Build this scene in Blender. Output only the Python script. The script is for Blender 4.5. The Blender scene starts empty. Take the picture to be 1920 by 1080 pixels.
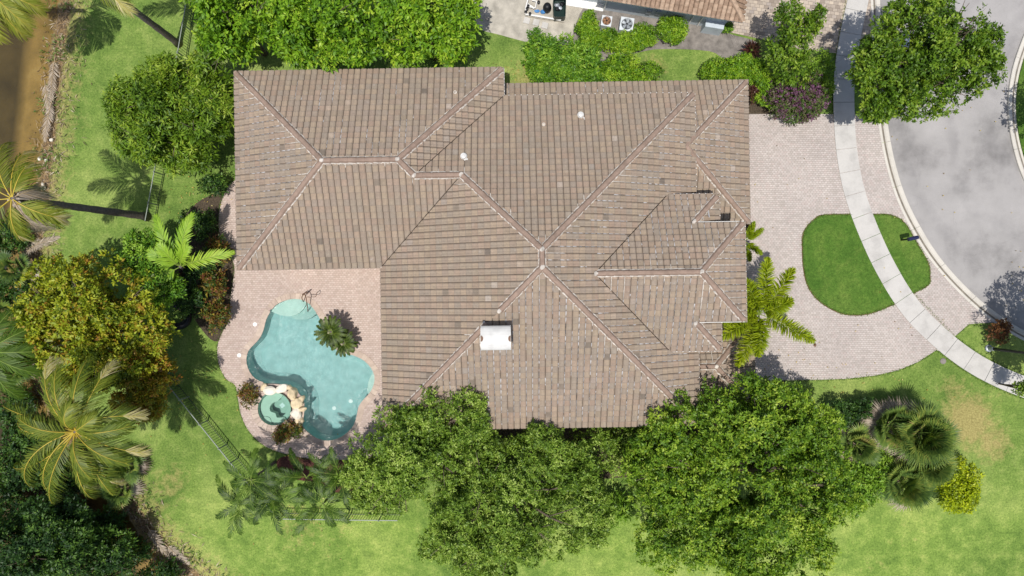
import bpy, bmesh, math, random
import numpy as np
from mathutils import Vector, Matrix
from mathutils.geometry import tessellate_polygon

# ------------------------------------------------------------------ camera, sky, sun, exposure
SC = bpy.context.scene
C = SC.collection
H = 45.0                 # drone height in metres
S = 0.035                # metres on the ground for one pixel of a 1920 px wide frame
R = math.radians
rng = np.random.default_rng(11)
random.seed(5)

cam = bpy.data.cameras.new('camera'); camo = bpy.data.objects.new('camera', cam); C.objects.link(camo)
camo.location = (0, 0, H); camo.rotation_euler = (0, 0, 0)
cam.sensor_width = 36; cam.lens = 18 / (960 * S / H); cam.clip_end = 800
SC.camera = camo

SUN_EL = R(76); SUN_H = Vector((-0.27, -0.963)).normalized()
world = bpy.data.worlds.new('World'); SC.world = world; world.use_nodes = True
wn = world.node_tree.nodes; wl = world.node_tree.links
sky = wn.new('ShaderNodeTexSky'); sky.sky_type = 'NISHITA'; sky.sun_disc = False
sky.sun_elevation = SUN_EL; sky.sun_rotation = math.atan2(SUN_H.x, SUN_H.y) % (2 * math.pi)
sky.air_density = 1.0; sky.dust_density = 2.0
wl.new(sky.outputs[0], wn['Background'].inputs[0]); wn['Background'].inputs[1].default_value = 0.1
sl = bpy.data.lights.new('sun', 'SUN'); so = bpy.data.objects.new('sun', sl); C.objects.link(so)
sl.energy = 4.0; sl.angle = R(0.55); sl.color = (1.0, 0.96, 0.9)
sd = Vector((SUN_H.x * math.cos(SUN_EL), SUN_H.y * math.cos(SUN_EL), math.sin(SUN_EL)))
so.rotation_euler = sd.to_track_quat('Z', 'Y').to_euler(); so.location = (0, 0, 60)
SC.view_settings.view_transform = 'Standard'; SC.view_settings.look = 'None'
SC.view_settings.exposure = -0.03; SC.view_settings.gamma = 1.0
SC.render.engine = 'CYCLES'
SC.cycles.use_denoising = True
SC.cycles.max_bounces = 8; SC.cycles.transparent_max_bounces = 12
SC.cycles.sample_clamp_indirect = 6.0

# ------------------------------------------------------------------ helpers
def P(px, py, z=0.0):
    """a point of the photograph at height z, in metres"""
    f = S * (H - z) / H
    return Vector(((px - 960) * f, (540 - py) * f, z))
def W(n, z=0.0): return n * S * (H - z) / H
def lin(c):
    """sRGB 0-255 -> linear"""
    o = []
    for v in c:
        v = v / 255.0
        o.append(v / 12.92 if v <= .04045 else ((v + .055) / 1.055) ** 2.4)
    return (*o, 1.0)
def link(o, parent=None):
    C.objects.link(o)
    if parent is not None: o.parent = parent
    return o
def tag(o, label, cat, group=None):
    o['label'] = label; o['category'] = cat
    if group: o['group'] = group
    return o
def thing(name, label, cat, loc=(0, 0, 0), group=None):
    o = bpy.data.objects.new(name, None); C.objects.link(o); o.location = loc
    o.empty_display_size = .2
    return tag(o, label, cat, group)
def struct(o): o['kind'] = 'structure'; return o

class MB:
    """collects verts/faces (world coordinates), builds one mesh object"""
    def __init__(s): s.v = []; s.f = []; s.t = []; s.m = []
    def add(s, vs, fs, tone=.5, mat=0):
        b = len(s.v); s.v += [tuple(v) for v in vs]
        for f in fs: s.f.append([i + b for i in f]); s.t.append(tone); s.m.append(mat)
    def box(s, c, size, rz=0, tone=.5, mat=0, taper=1.0):
        cx, cy, cz = c; a, b_, h = size[0] / 2, size[1] / 2, size[2] / 2
        ca, sa = math.cos(rz), math.sin(rz); vs = []
        for z, k in ((-h, 1), (h, taper)):
            for x, y in ((-a, -b_), (a, -b_), (a, b_), (-a, b_)):
                x *= k; y *= k
                vs.append((cx + x * ca - y * sa, cy + x * sa + y * ca, cz + z))
        s.add(vs, [(3, 2, 1, 0), (4, 5, 6, 7), (0, 1, 5, 4), (1, 2, 6, 5), (2, 3, 7, 6), (3, 0, 4, 7)], tone, mat)
    def tube(s, pts, rad, n=8, tone=.5, mat=0, cap=True):
        pts = [Vector(p) for p in pts]
        if not hasattr(rad, '__len__'): rad = [rad] * len(pts)
        vs = []; prev = None
        for i, p in enumerate(pts):
            t = (pts[min(i + 1, len(pts) - 1)] - pts[max(i - 1, 0)]).normalized()
            if prev is None:
                a = t.orthogonal().normalized()
            else:
                a = (prev - t * prev.dot(t))
                a = a.normalized() if a.length > 1e-6 else t.orthogonal().normalized()
            prev = a; b = t.cross(a)
            for k in range(n):
                q = 2 * math.pi * k / n
                vs.append(p + (a * math.cos(q) + b * math.sin(q)) * rad[i])
        fs = []
        for i in range(len(pts) - 1):
            for k in range(n):
                fs.append((i * n + k, i * n + (k + 1) % n, (i + 1) * n + (k + 1) % n, (i + 1) * n + k))
        if cap: fs.append(tuple(range(n - 1, -1, -1))); fs.append(tuple(range((len(pts) - 1) * n, len(pts) * n)))
        s.add(vs, fs, tone, mat)
    def lathe(s, c, prof, n=20, tone=.5, mat=0):
        vs = []; fs = []
        for r, z in prof:
            for k in range(n):
                q = 2 * math.pi * k / n
                vs.append((c[0] + r * math.cos(q), c[1] + r * math.sin(q), c[2] + z))
        for i in range(len(prof) - 1):
            for k in range(n):
                fs.append((i * n + k, i * n + (k + 1) % n, (i + 1) * n + (k + 1) % n, (i + 1) * n + k))
        fs.append(tuple(range((len(prof) - 1) * n, len(prof) * n)))
        s.add(vs, fs, tone, mat)
    def build(s, name, mats, parent=None, smooth=False, tone=False, origin=None):
        me = bpy.data.meshes.new(name)
        vs = s.v
        if origin is not None:
            vs = [(v[0] - origin[0], v[1] - origin[1], v[2] - origin[2]) for v in vs]
        me.from_pydata(vs, [], s.f)
        for m in (mats if isinstance(mats, (list, tuple)) else [mats]): me.materials.append(m)
        me.polygons.foreach_set('material_index', s.m)
        if smooth: me.polygons.foreach_set('use_smooth', [True] * len(s.f))
        if tone:
            a = me.attributes.new('tone', 'FLOAT', 'FACE'); a.data.foreach_set('value', s.t)
        me.update()
        o = bpy.data.objects.new(name, me)
        if origin is not None: o.location = origin
        link(o)
        if parent is not None:
            o.parent = parent; o.matrix_parent_inverse = Matrix.Translation(-parent.location)
        return o

def np_mesh(name, V, F, tone, mat, parent=None, kind=None):
    """V (n,3), F (m,4) quads, tone (m,)"""
    me = bpy.data.meshes.new(name)
    n, m = len(V), len(F)
    me.vertices.add(n); me.vertices.foreach_set('co', np.ascontiguousarray(V, dtype=np.float32).ravel())
    me.loops.add(4 * m); me.loops.foreach_set('vertex_index', np.ascontiguousarray(F, dtype=np.int32).ravel())
    me.polygons.add(m); me.polygons.foreach_set('loop_start', np.arange(0, 4 * m, 4, dtype=np.int32))
    me.update(calc_edges=True)
    a = me.attributes.new('tone', 'FLOAT', 'FACE'); a.data.foreach_set('value', np.ascontiguousarray(tone, dtype=np.float32))
    me.materials.append(mat)
    o = bpy.data.objects.new(name, me); link(o)
    if parent is not None:
        o.parent = parent; o.matrix_parent_inverse = Matrix.Translation(-parent.location)
    if kind: o['kind'] = kind
    return o

def catmull(pts, n=6, closed=False):
    pts = [Vector(p) for p in pts]; out = []; N = len(pts)
    rngk = range(N) if closed else range(N - 1)
    for i in rngk:
        if closed: a, b, c, d = pts[(i - 1) % N], pts[i], pts[(i + 1) % N], pts[(i + 2) % N]
        else: a, b, c, d = pts[max(i - 1, 0)], pts[i], pts[i + 1], pts[min(i + 2, N - 1)]
        for k in range(n):
            t = k / n
            out.append(.5 * ((2 * b) + (c - a) * t + (2 * a - 5 * b + 4 * c - d) * t * t + (3 * b - a - 3 * c + d) * t ** 3))
    if not closed: out.append(pts[-1])
    return out
def poly_area(pts): return .5 * sum(a.x * b.y - b.x * a.y for a, b in zip(pts, pts[1:] + pts[:1]))
def inside(pt, poly):
    x, y = pt[0], pt[1]; c = False; j = len(poly) - 1
    for i in range(len(poly)):
        xi, yi, xj, yj = poly[i].x, poly[i].y, poly[j].x, poly[j].y
        if (yi > y) != (yj > y) and x < (xj - xi) * (y - yi) / (yj - yi + 1e-12) + xi: c = not c
        j = i
    return c
def offset_closed(pts, d):
    """positive d = outwards"""
    s = 1 if poly_area(pts) > 0 else -1; out = []; N = len(pts)
    for i in range(N):
        t = pts[(i + 1) % N] - pts[(i - 1) % N]; t.z = 0; t.normalize()
        out.append(pts[i] + Vector((t.y, -t.x, 0)) * d * s)
    return out
def resample(pts, step):
    pts = [Vector(p) for p in pts]; out = [pts[0]]; acc = 0
    for a, b in zip(pts, pts[1:]):
        L = (b - a).length
        while acc + L >= step:
            t = (step - acc) / L; a = a + (b - a) * t; out.append(a.copy()); L = (b - a).length; acc = 0
        acc += L
    return out
def sheet(name, outline, z, thick, mat, holes=(), parent=None, zskirt=None):
    """flat slab: tessellated top plus side skirts"""
    polys = [[Vector((p.x, p.y, 0)) for p in outline]] + [[Vector((p.x, p.y, 0)) for p in h] for h in holes]
    tris = tessellate_polygon(polys); flat = [p for q in polys for p in q]
    b = MB(); b.v = [(p.x, p.y, z) for p in flat]
    for t in tris:
        a, c_, d = (flat[i] for i in t)
        if (c_.x - a.x) * (d.y - a.y) - (c_.y - a.y) * (d.x - a.x) < 0: t = (t[0], t[2], t[1])
        b.f.append(list(t)); b.t.append(.5); b.m.append(0)
    k = 0
    for qi, q in enumerate(polys):
        n = len(q); base = len(b.v); b.v += [(p.x, p.y, z - thick) for p in q]
        for i in range(n):
            j = (i + 1) % n
            b.f.append([k + i, base + i, base + j, k + j]); b.t.append(.5); b.m.append(0)
        k += n
    return b.build(name, mat, parent)

def strip_right(pts, d):
    out = []
    for i, p in enumerate(pts):
        t = pts[min(i + 1, len(pts) - 1)] - pts[max(i - 1, 0)]; t.z = 0; t.normalize(); out.append(p + Vector((-t.y, t.x, 0)) * d)
    return out

# ------------------------------------------------------------------ materials
def newmat(name):
    m = bpy.data.materials.new(name); m.use_nodes = True
    nt = m.node_tree; return m, nt.nodes, nt.links, nt.nodes['Principled BSDF']
def noise(n, l, co, scale, detail=4, rough=.55, dim='3D'):
    t = n.new('ShaderNodeTexNoise'); t.inputs['Scale'].default_value = scale
    t.inputs['Detail'].default_value = detail; t.inputs['Roughness'].default_value = rough
    if co is not None: l.new(co, t.inputs['Vector'])
    return t.outputs['Fac']
def ramp(n, l, fac, stops):
    r = n.new('ShaderNodeValToRGB'); e = r.color_ramp.elements
    while len(e) < len(stops): e.new(.5)
    for k, (p, c) in enumerate(stops): e[k].position = p; e[k].color = c
    l.new(fac, r.inputs[0]); return r.outputs[0]
def mix(n, l, fac, a, b, mode='MIX'):
    m = n.new('ShaderNodeMix'); m.data_type = 'RGBA'; m.blend_type = mode
    for s, v in ((m.inputs[0], fac), (m.inputs[6], a), (m.inputs[7], b)):
        if isinstance(v, bpy.types.NodeSocket): l.new(v, s)
        else: s.default_value = v
    return m.outputs[2]
def maprange(n, l, v, a, b, c=0., d=1.):
    m = n.new('ShaderNodeMapRange'); l.new(v, m.inputs[0])
    m.inputs[1].default_value = a; m.inputs[2].default_value = b; m.inputs[3].default_value = c; m.inputs[4].default_value = d
    return m.outputs[0]
def bump(n, l, h, strength, dist, normal_to):
    b = n.new('ShaderNodeBump'); b.inputs['Strength'].default_value = strength; b.inputs['Distance'].default_value = dist
    l.new(h, b.inputs['Height'])
    if normal_to is not None: l.new(b.outputs[0], normal_to)
    return b.outputs[0]
def geo(n): return n.new('ShaderNodeNewGeometry').outputs['Position']
def attr(n, name, typ='GEOMETRY'):
    a = n.new('ShaderNodeAttribute'); a.attribute_name = name; a.attribute_type = typ; return a.outputs['Fac']

def plain(name, c, rough=.7, var=.12, scale=6, bmp=.0, metal=0., spec=.3):
    m, n, l, b = newmat(name); col = lin(c)
    f = noise(n, l, geo(n), scale, 5)
    lo = tuple(x * (1 - var) for x in col[:3]) + (1,); hi = tuple(min(1, x * (1 + var)) for x in col[:3]) + (1,)
    l.new(ramp(n, l, f, [(.3, lo), (.7, hi)]), b.inputs['Base Color'])
    b.inputs['Roughness'].default_value = rough; b.inputs['Metallic'].default_value = metal
    b.inputs['Specular IOR Level'].default_value = spec
    if bmp: bump(n, l, noise(n, l, geo(n), scale * 6, 4), bmp, .02, b.inputs['Normal'])
    return m

def leafmat(name, cols, trans=.22, rough=.5, spec=.35):
    """cols: list of sRGB leaf colours picked by the per-leaf 'tone' attribute"""
    m, n, l, b = newmat(name)
    k = len(cols)
    c = ramp(n, l, attr(n, 'tone'), [(i / (k - 1), lin(x)) for i, x in enumerate(cols)])
    l.new(c, b.inputs['Base Color']); b.inputs['Roughness'].default_value = rough
    b.inputs['Specular IOR Level'].default_value = spec
    t = n.new('ShaderNodeBsdfTranslucent'); hs = n.new('ShaderNodeHueSaturation')
    hs.inputs['Saturation'].default_value = 1.15; hs.inputs['Value'].default_value = 1.25; hs.inputs['Hue'].default_value = .49
    l.new(c, hs.inputs['Color']); l.new(hs.outputs[0], t.inputs['Color'])
    mx = n.new('ShaderNodeMixShader'); mx.inputs[0].default_value = trans
    l.new(b.outputs[0], mx.inputs[1]); l.new(t.outputs[0], mx.inputs[2])
    l.new(mx.outputs[0], n['Material Output'].inputs['Surface'])
    return m

# grass / ground
def grassmat(name, a, b_, c_, dry=True):
    m, n, l, b = newmat(name); co = geo(n)
    big = noise(n, l, co, .13, 4, .6); mid = noise(n, l, co, 1.1, 8, .72); fine = noise(n, l, co, 8, 5, .8)
    vfine = noise(n, l, co, 34, 2, .7)
    col = ramp(n, l, big, [(.36, lin(a)), (.5, lin(b_)), (.64, lin(c_))])
    col = mix(n, l, .5, col, ramp(n, l, mid, [(.3, lin(a)), (.5, lin(b_)), (.7, lin(c_))]))
    col = mix(n, l, .75, col, ramp(n, l, fine, [(.3, (.3, .36, .24, 1)), (.5, (.95, .97, .92, 1)), (.7, (1.6, 1.5, 1.4, 1))]), 'MULTIPLY')
    col = mix(n, l, .8, col, ramp(n, l, vfine, [(.3, (.4, .44, .34, 1)), (.7, (1.55, 1.5, 1.4, 1))]), 'MULTIPLY')
    if dry:
        pl = attr(n, 'pale'); pc = ramp(n, l, mid, [(.3, (1.0, 1.03, .94, 1)), (.5, (1.22, 1.21, 1.12, 1)), (.72, (1.36, 1.3, 1.22, 1))])
        col = mix(n, l, pl, col, mix(n, l, 1.0, col, pc, 'MULTIPLY'))
        d = attr(n, 'dry'); n2 = noise(n, l, co, 2.2, 6, .7)
        f = n.new('ShaderNodeMath'); f.operation = 'MULTIPLY_ADD'; l.new(n2, f.inputs[0]); f.inputs[1].default_value = 1.6
        g = n.new('ShaderNodeMath'); g.operation = 'MULTIPLY_ADD'; l.new(d, g.inputs[0]); g.inputs[1].default_value = 1.35; g.inputs[2].default_value = -1.25
        l.new(g.outputs[0], f.inputs[2])
        f2 = maprange(n, l, f.outputs[0], 0, .55)
        straw = ramp(n, l, fine, [(.3, lin((118, 105, 62))), (.7, lin((196, 178, 120)))])
        fm = n.new('ShaderNodeMath'); fm.operation = 'MULTIPLY'; l.new(f2, fm.inputs[0]); fm.inputs[1].default_value = .8
        col = mix(n, l, fm.outputs[0], col, straw)
        # bare bank soil, sand and litter
        sa = attr(n, 'sand'); n3 = noise(n, l, co, 1.4, 8, .72); n4 = noise(n, l, co, 7, 6, .7)
        h = n.new('ShaderNodeMath'); h.operation = 'MULTIPLY_ADD'; l.new(n3, h.inputs[0]); h.inputs[1].default_value = .9
        hh = n.new('ShaderNodeMath'); hh.operation = 'MULTIPLY_ADD'; l.new(sa, hh.inputs[0]); hh.inputs[1].default_value = 1.9; hh.inputs[2].default_value = -1.15
        l.new(hh.outputs[0], h.inputs[2])
        s2 = maprange(n, l, h.outputs[0], 0, .35)
        soil = ramp(n, l, n4, [(.28, lin((58, 47, 38))), (.45, lin((110, 92, 68))), (.58, lin((150, 124, 84))), (.74, lin((190, 178, 160)))])
        col = mix(n, l, s2, col, soil)
        sx = n.new('ShaderNodeSeparateXYZ'); l.new(co, sx.inputs[0])
        mud = ramp(n, l, noise(n, l, co, .5, 5, .6), [(.3, lin((116, 102, 66))), (.55, lin((144, 124, 80))), (.75, lin((164, 146, 100)))])
        deep = ramp(n, l, noise(n, l, co, .4, 4, .6), [(.3, lin((62, 57, 45))), (.7, lin((92, 82, 58)))])
        mud = mix(n, l, maprange(n, l, sx.outputs[2], -1.05, -1.3), mud, deep)
        col = mix(n, l, maprange(n, l, sx.outputs[2], -.5, -.66), col, mud)
    l.new(col, b.inputs['Base Color']); b.inputs['Roughness'].default_value = .85
    b.inputs['Specular IOR Level'].default_value = .15
    bump(n, l, fine, .7, .06, b.inputs['Normal'])
    return m
M = {}
M['grass'] = grassmat('lawn_grass', (80, 108, 50), (116, 141, 70), (164, 176, 106))
M['turf'] = grassmat('island_turf', (58, 94, 34), (82, 114, 46), (118, 138, 68), dry=False)

def pavermat(name, cols, bw=.21, bh=.14, rot=0., mortar=(120, 108, 100)):
    m, n, l, b = newmat(name)
    mp = n.new('ShaderNodeMapping'); mp.inputs['Rotation'].default_value = (0, 0, rot); l.new(geo(n), mp.inputs['Vector'])
    co = mp.outputs[0]
    br = n.new('ShaderNodeTexBrick'); l.new(co, br.inputs['Vector']); br.inputs['Scale'].default_value = 1
    br.inputs['Brick Width'].default_value = bw; br.inputs['Row Height'].default_value = bh
    br.inputs['Mortar Size'].default_value = .009; br.inputs['Mortar Smooth'].default_value = .3; br.inputs['Bias'].default_value = 0
    br.inputs['Color1'].default_value = (0, 0, 0, 1); br.inputs['Color2'].default_value = (1, 1, 1, 1); br.inputs['Mortar'].default_value = (.5, .5, .5, 1)
    k = len(cols)
    sep = n.new('ShaderNodeSeparateColor'); l.new(br.outputs['Color'], sep.inputs[0])
    c = ramp(n, l, sep.outputs[0], [(i / (k - 1), lin(x)) for i, x in enumerate(cols)])
    d = noise(n, l, co, .35, 5, .6); d2 = noise(n, l, co, 9, 4, .7)
    c = mix(n, l, .6, c, ramp(n, l, d, [(.3, (.82, .8, .8, 1)), (.7, (1.1, 1.08, 1.06, 1))]), 'MULTIPLY')
    c = mix(n, l, .5, c, ramp(n, l, d2, [(.3, (.8, .8, .8, 1)), (.7, (1.1, 1.1, 1.1, 1))]), 'MULTIPLY')
    c = mix(n, l, br.outputs['Fac'], c, lin(mortar))
    l.new(c, b.inputs['Base Color']); b.inputs['Roughness'].default_value = .8; b.inputs['Specular IOR Level'].default_value = .2
    inv = n.new('ShaderNodeMath'); inv.operation = 'SUBTRACT'; inv.inputs[0].default_value = 1; l.new(br.outputs['Fac'], inv.inputs[1])
    bump(n, l, inv.outputs[0], .6, .01, b.inputs['Normal'])
    return m
M['drive'] = pavermat('driveway_pavers', [(180, 172, 165), (188, 180, 174), (197, 189, 183), (190, 178, 172)], .2, .13, rot=R(.8), mortar=(150, 138, 130))
M['deck'] = pavermat('deck_pavers', [(182, 166, 156), (192, 175, 165), (201, 186, 177), (188, 169, 160)], .2, .13, rot=R(.8), mortar=(160, 140, 126))
M['npave'] = pavermat('neighbour_pavers', [(150, 138, 126), (178, 166, 152), (200, 186, 168), (168, 158, 150)], .3, .22, R(8))

def concmat(name, c, var=.1, sc=.5, stain=(.72, .72, .72)):
    m, n, l, b = newmat(name); co = geo(n); col = lin(c)
    f = noise(n, l, co, sc, 8, .62); g = noise(n, l, co, 18, 4, .7)
    cc = ramp(n, l, f, [(.28, tuple(x * (1 - var * 2.2) for x in col[:3]) + (1,)), (.5, col), (.75, tuple(min(.95, x * (1 + var)) for x in col[:3]) + (1,))])
    cc = mix(n, l, .5, cc, ramp(n, l, g, [(.3, (.86, .86, .86, 1)), (.7, (1.08, 1.08, 1.08, 1))]), 'MULTIPLY')
    s2 = noise(n, l, co, 1.7, 10, .75)
    cc = mix(n, l, maprange(n, l, s2, .62, .8, 0, .5), cc, tuple(col[i] * stain[i] for i in range(3)) + (1,))
    l.new(cc, b.inputs['Base Color']); b.inputs['Roughness'].default_value = .85; b.inputs['Specular IOR Level'].default_value = .2
    bump(n, l, g, .25, .01, b.inputs['Normal'])
    return m
M['walk'] = concmat('sidewalk_concrete', (194, 191, 186), .1, .9, (.7, .69, .64))
M['curb'] = concmat('curb_concrete', (205, 200, 190), .06, .9, (.75, .73, .68))
M['road'] = concmat('road_surface', (160, 157, 155), .2, .3, (.74, .73, .72))
def tyre_wear(m):
    n, l = m.node_tree.nodes, m.node_tree.links; b = n['Principled BSDF']; co = geo(n)
    src = b.inputs['Base Color'].links[0].from_socket
    d = n.new('ShaderNodeVectorMath'); d.operation = 'DISTANCE'; l.new(co, d.inputs[0]); c = P(2090, 190); d.inputs[1].default_value = (c.x, c.y, 0)
    nz = noise(n, l, co, .25, 5, .6); a = n.new('ShaderNodeMath'); a.operation = 'MULTIPLY_ADD'; l.new(nz, a.inputs[0]); a.inputs[1].default_value = 3.0; l.new(d.outputs['Value'], a.inputs[2])
    w = n.new('ShaderNodeMath'); w.operation = 'SINE'; sc = n.new('ShaderNodeMath'); sc.operation = 'MULTIPLY'; sc.inputs[1].default_value = 2.1; l.new(a.outputs[0], sc.inputs[0]); l.new(sc.outputs[0], w.inputs[0])
    f = maprange(n, l, w.outputs[0], .2, 1, 0, .35); g = noise(n, l, co, .5, 4, .6); mm = n.new('ShaderNodeMath'); mm.operation = 'MULTIPLY'; l.new(f, mm.inputs[0]); l.new(maprange(n, l, g, .4, .65), mm.inputs[1])
    l.new(mix(n, l, mm.outputs[0], src, lin((120, 118, 118))), b.inputs['Base Color'])
    v = n.new('ShaderNodeTexVoronoi'); v.feature = 'DISTANCE_TO_EDGE'; v.inputs['Scale'].default_value = .16
    wob = n.new('ShaderNodeVectorMath'); wob.operation = 'ADD'; l.new(co, wob.inputs[0]); nn2 = n.new('ShaderNodeTexNoise'); nn2.inputs['Scale'].default_value = .8; nn2.inputs['Detail'].default_value = 6; l.new(co, nn2.inputs['Vector']); l.new(nn2.outputs['Color'], wob.inputs[1]); l.new(wob.outputs[0], v.inputs['Vector'])
    ck = maprange(n, l, v.outputs['Distance'], .0, .003, .14, 0)
    l.new(mix(n, l, ck, b.inputs['Base Color'].links[0].from_socket, lin((96, 94, 92))), b.inputs['Base Color'])
tyre_wear(M['road'])
M['gutter_line'] = plain('gutter_line', (128, 121, 110), .95, .25, 3)  # darker band on the flowline faces of the curb profile
M['joint'] = plain('dark_joint', (70, 66, 60), .9)
M['mulch'] = plain('red_mulch', (92, 58, 50), .95, .5, 14, 1.0)
M['darkbed'] = plain('dark_bed_soil', (78, 68, 55), .95, .45, 9, 1.0)  # dark brown soil colour of the planting beds
M['greybed'] = plain('grey_mulch_sand', (128, 122, 116), .95, .35, 2.2, .8)
M['sandbed'] = plain('pale_sand', (176, 170, 158), .95, .28, 1.6, .6)

# roof
def tilemat(name, source):
    m, n, l, b = newmat(name); co = geo(n)
    if source == 'attr': t = attr(n, 'tone')
    else:
        oi = n.new('ShaderNodeObjectInfo'); sep = n.new('ShaderNodeSeparateColor'); l.new(oi.outputs['Color'], sep.inputs[0]); t = sep.outputs[0]
    c = ramp(n, l, t, [(0, lin((112, 103, 94))), (.15, lin((135, 123, 110))), (.27, lin((148, 134, 117))), (.38, lin((153, 134, 118))), (.48, lin((148, 136, 123))), (.58, lin((159, 143, 124))), (.68, lin((158, 139, 123))), (.78, lin((152, 142, 131))), (.88, lin((164, 146, 127))), (1, lin((180, 174, 168)))])
    f = noise(n, l, co, 7, 5, .65); g = noise(n, l, co, .35, 4, .6)
    c = mix(n, l, .8, c, ramp(n, l, f, [(.28, (.8, .8, .82, 1)), (.72, (1.14, 1.12, 1.1, 1))]), 'MULTIPLY')
    c = mix(n, l, .5, c, ramp(n, l, g, [(.3, (.9, .93, .88, 1)), (.7, (1.08, 1.04, 1.04, 1))]), 'MULTIPLY')
    g2 = noise(n, l, co, 2.6, 7, .7)
    c = mix(n, l, maprange(n, l, g2, .6, .75, 0, .4), c, lin((186, 180, 174)))
    l.new(c, b.inputs['Base Color']); b.inputs['Roughness'].default_value = .78; b.inputs['Specular IOR Level'].default_value = .25
    bump(n, l, noise(n, l, co, 40, 3), .25, .01, b.inputs['Normal'])
    return m
M['tile'] = tilemat('roof_tile_clay', 'attr'); M['tile1'] = tilemat('roof_tile_single', 'obj')
M['tile_edge'] = plain('dark_tile_lip', (136, 123, 111), .9, .2, 5)
M['ridge'] = plain('ridge_cap_clay', (148, 127, 113), .8, .2, 3, .2)
M['mortar'] = plain('pale_mortar', (196, 188, 178), .9, .3, 4, .3)
M['lime'] = plain('lime_streak', (180, 178, 178), .9, .16, 4)
M['underlay'] = plain('roof_underlay', (60, 52, 46), .95)
M['white'] = plain('white_paint', (232, 230, 226), .5, .05, 2)
M['stucco'] = plain('cream_stucco', (206, 194, 172), .9, .06, 3, .3)
M['nwall'] = plain('blue_grey_stucco', (190, 199, 206), .85, .07, 2, .3)
M['metalwhite'] = plain('white_metal', (208, 207, 203), .45, .1, 2.5)
M['brown'] = plain('weathered_brown_metal', (112, 84, 66), .6, .2, 8)
M['black'] = plain('black_metal', (26, 27, 30), .45, .15, 8)
M['fence'] = plain('grey_green_fence_paint', (142, 150, 140), .5, .1, 8)
M['fencedark'] = plain('dark_picket_paint', (52, 60, 52), .5, .1, 8)
M['trunk'] = plain('bark', (104, 92, 80), .95, .35, 9, 1.0)
M['palmtrunk'] = plain('palm_trunk', (112, 104, 98), .95, .3, 7, 1.0)
M['deadwood'] = plain('bleached_dead_frond', (176, 164, 150), .9, .3, 5, .5)

# leaves
M['lf_bright'] = leafmat('leaf_bright_green', [(66, 104, 18), (100, 144, 26), (130, 170, 36), (170, 196, 60)])
M['lf_mango'] = leafmat('leaf_mango', [(66, 96, 20), (96, 130, 28), (124, 154, 40), (156, 176, 60)])
M['lf_orange'] = leafmat('leaf_olive_rust', [(84, 106, 24), (120, 138, 30), (148, 162, 36), (166, 176, 46), (174, 168, 48), (154, 114, 42)])
M['lf_rust'] = leafmat('leaf_rusty_tips', [(104, 116, 28), (146, 148, 36), (166, 142, 40), (152, 102, 40)])
M['lf_oak'] = leafmat('leaf_live_oak', [(74, 102, 28), (106, 138, 44), (136, 164, 58), (174, 194, 98)])
M['lf_oak2'] = leafmat('leaf_oak_deep', [(64, 98, 20), (98, 134, 32), (130, 162, 42), (170, 190, 70)])
M['lf_street'] = leafmat('leaf_street_tree', [(58, 88, 16), (86, 120, 26), (114, 146, 36), (146, 168, 58)])
M['lf_hedge'] = leafmat('leaf_hedge', [(66, 104, 18), (100, 142, 26), (130, 168, 36), (162, 188, 56)])
M['lf_shrub'] = leafmat('leaf_shrub', [(62, 104, 24), (92, 136, 34), (122, 164, 44), (154, 186, 66)])
M['lf_dark'] = leafmat('leaf_dark_bank_tree', [(34, 62, 28), (52, 84, 34), (72, 106, 40), (104, 138, 52)])
M['lf_yellow'] = leafmat('leaf_yellow_shrub', [(104, 126, 14), (146, 166, 16), (178, 192, 22), (204, 212, 50)])
M['lf_bright2'] = leafmat('leaf_light_shrub', [(84, 122, 34), (112, 152, 42), (134, 170, 52), (156, 186, 70)])
M['lf_croton'] = leafmat('leaf_croton', [(52, 78, 26), (84, 104, 34), (128, 110, 44), (118, 62, 46), (168, 150, 60)])
M['lf_boug'] = leafmat('leaf_bougainvillea', [(64, 94, 34), (92, 118, 46), (104, 96, 70), (104, 66, 92), (124, 82, 112)])
M['lf_maroon'] = leafmat('leaf_maroon', [(62, 34, 34), (88, 48, 44), (72, 66, 36), (112, 64, 50)])
M['lf_dry'] = leafmat('leaf_dry_brown', [(88, 58, 40), (122, 82, 52), (150, 104, 62), (176, 130, 74)])
M['lf_coco'] = leafmat('leaf_coconut', [(64, 84, 28), (96, 114, 34), (132, 142, 46), (164, 164, 70), (206, 196, 146)], .25)
M['lf_areca'] = leafmat('leaf_areca', [(48, 74, 20), (76, 104, 28), (104, 134, 40), (146, 164, 64)], .25)
M['lf_fox'] = leafmat('leaf_foxtail', [(96, 122, 18), (132, 154, 24), (162, 176, 34), (192, 194, 60)], .25)
M['lf_fan'] = leafmat('leaf_palmetto', [(58, 84, 40), (86, 112, 52), (112, 136, 62), (146, 158, 70), (160, 148, 92)], .2)
M['lf_green'] = leafmat('leaf_garden_palm', [(82, 124, 30), (114, 156, 40), (146, 182, 54), (176, 198, 80)], .25)
M['lf_date'] = leafmat('leaf_date_palm', [(34, 52, 18), (56, 76, 24), (84, 102, 32), (110, 120, 44)], .2)
M['lf_dead'] = leafmat('leaf_dead_frond', [(110, 96, 80), (146, 132, 114), (178, 164, 146), (202, 190, 174)], .1)
M['rachis_y'] = plain('yellow_rachis', (186, 164, 62), .6, .15, 3)
M['rachis_g'] = plain('green_rachis', (120, 140, 60), .6, .15, 3)
M['rachis_d'] = plain('dead_rachis', (168, 148, 118), .8, .2, 3)

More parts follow.
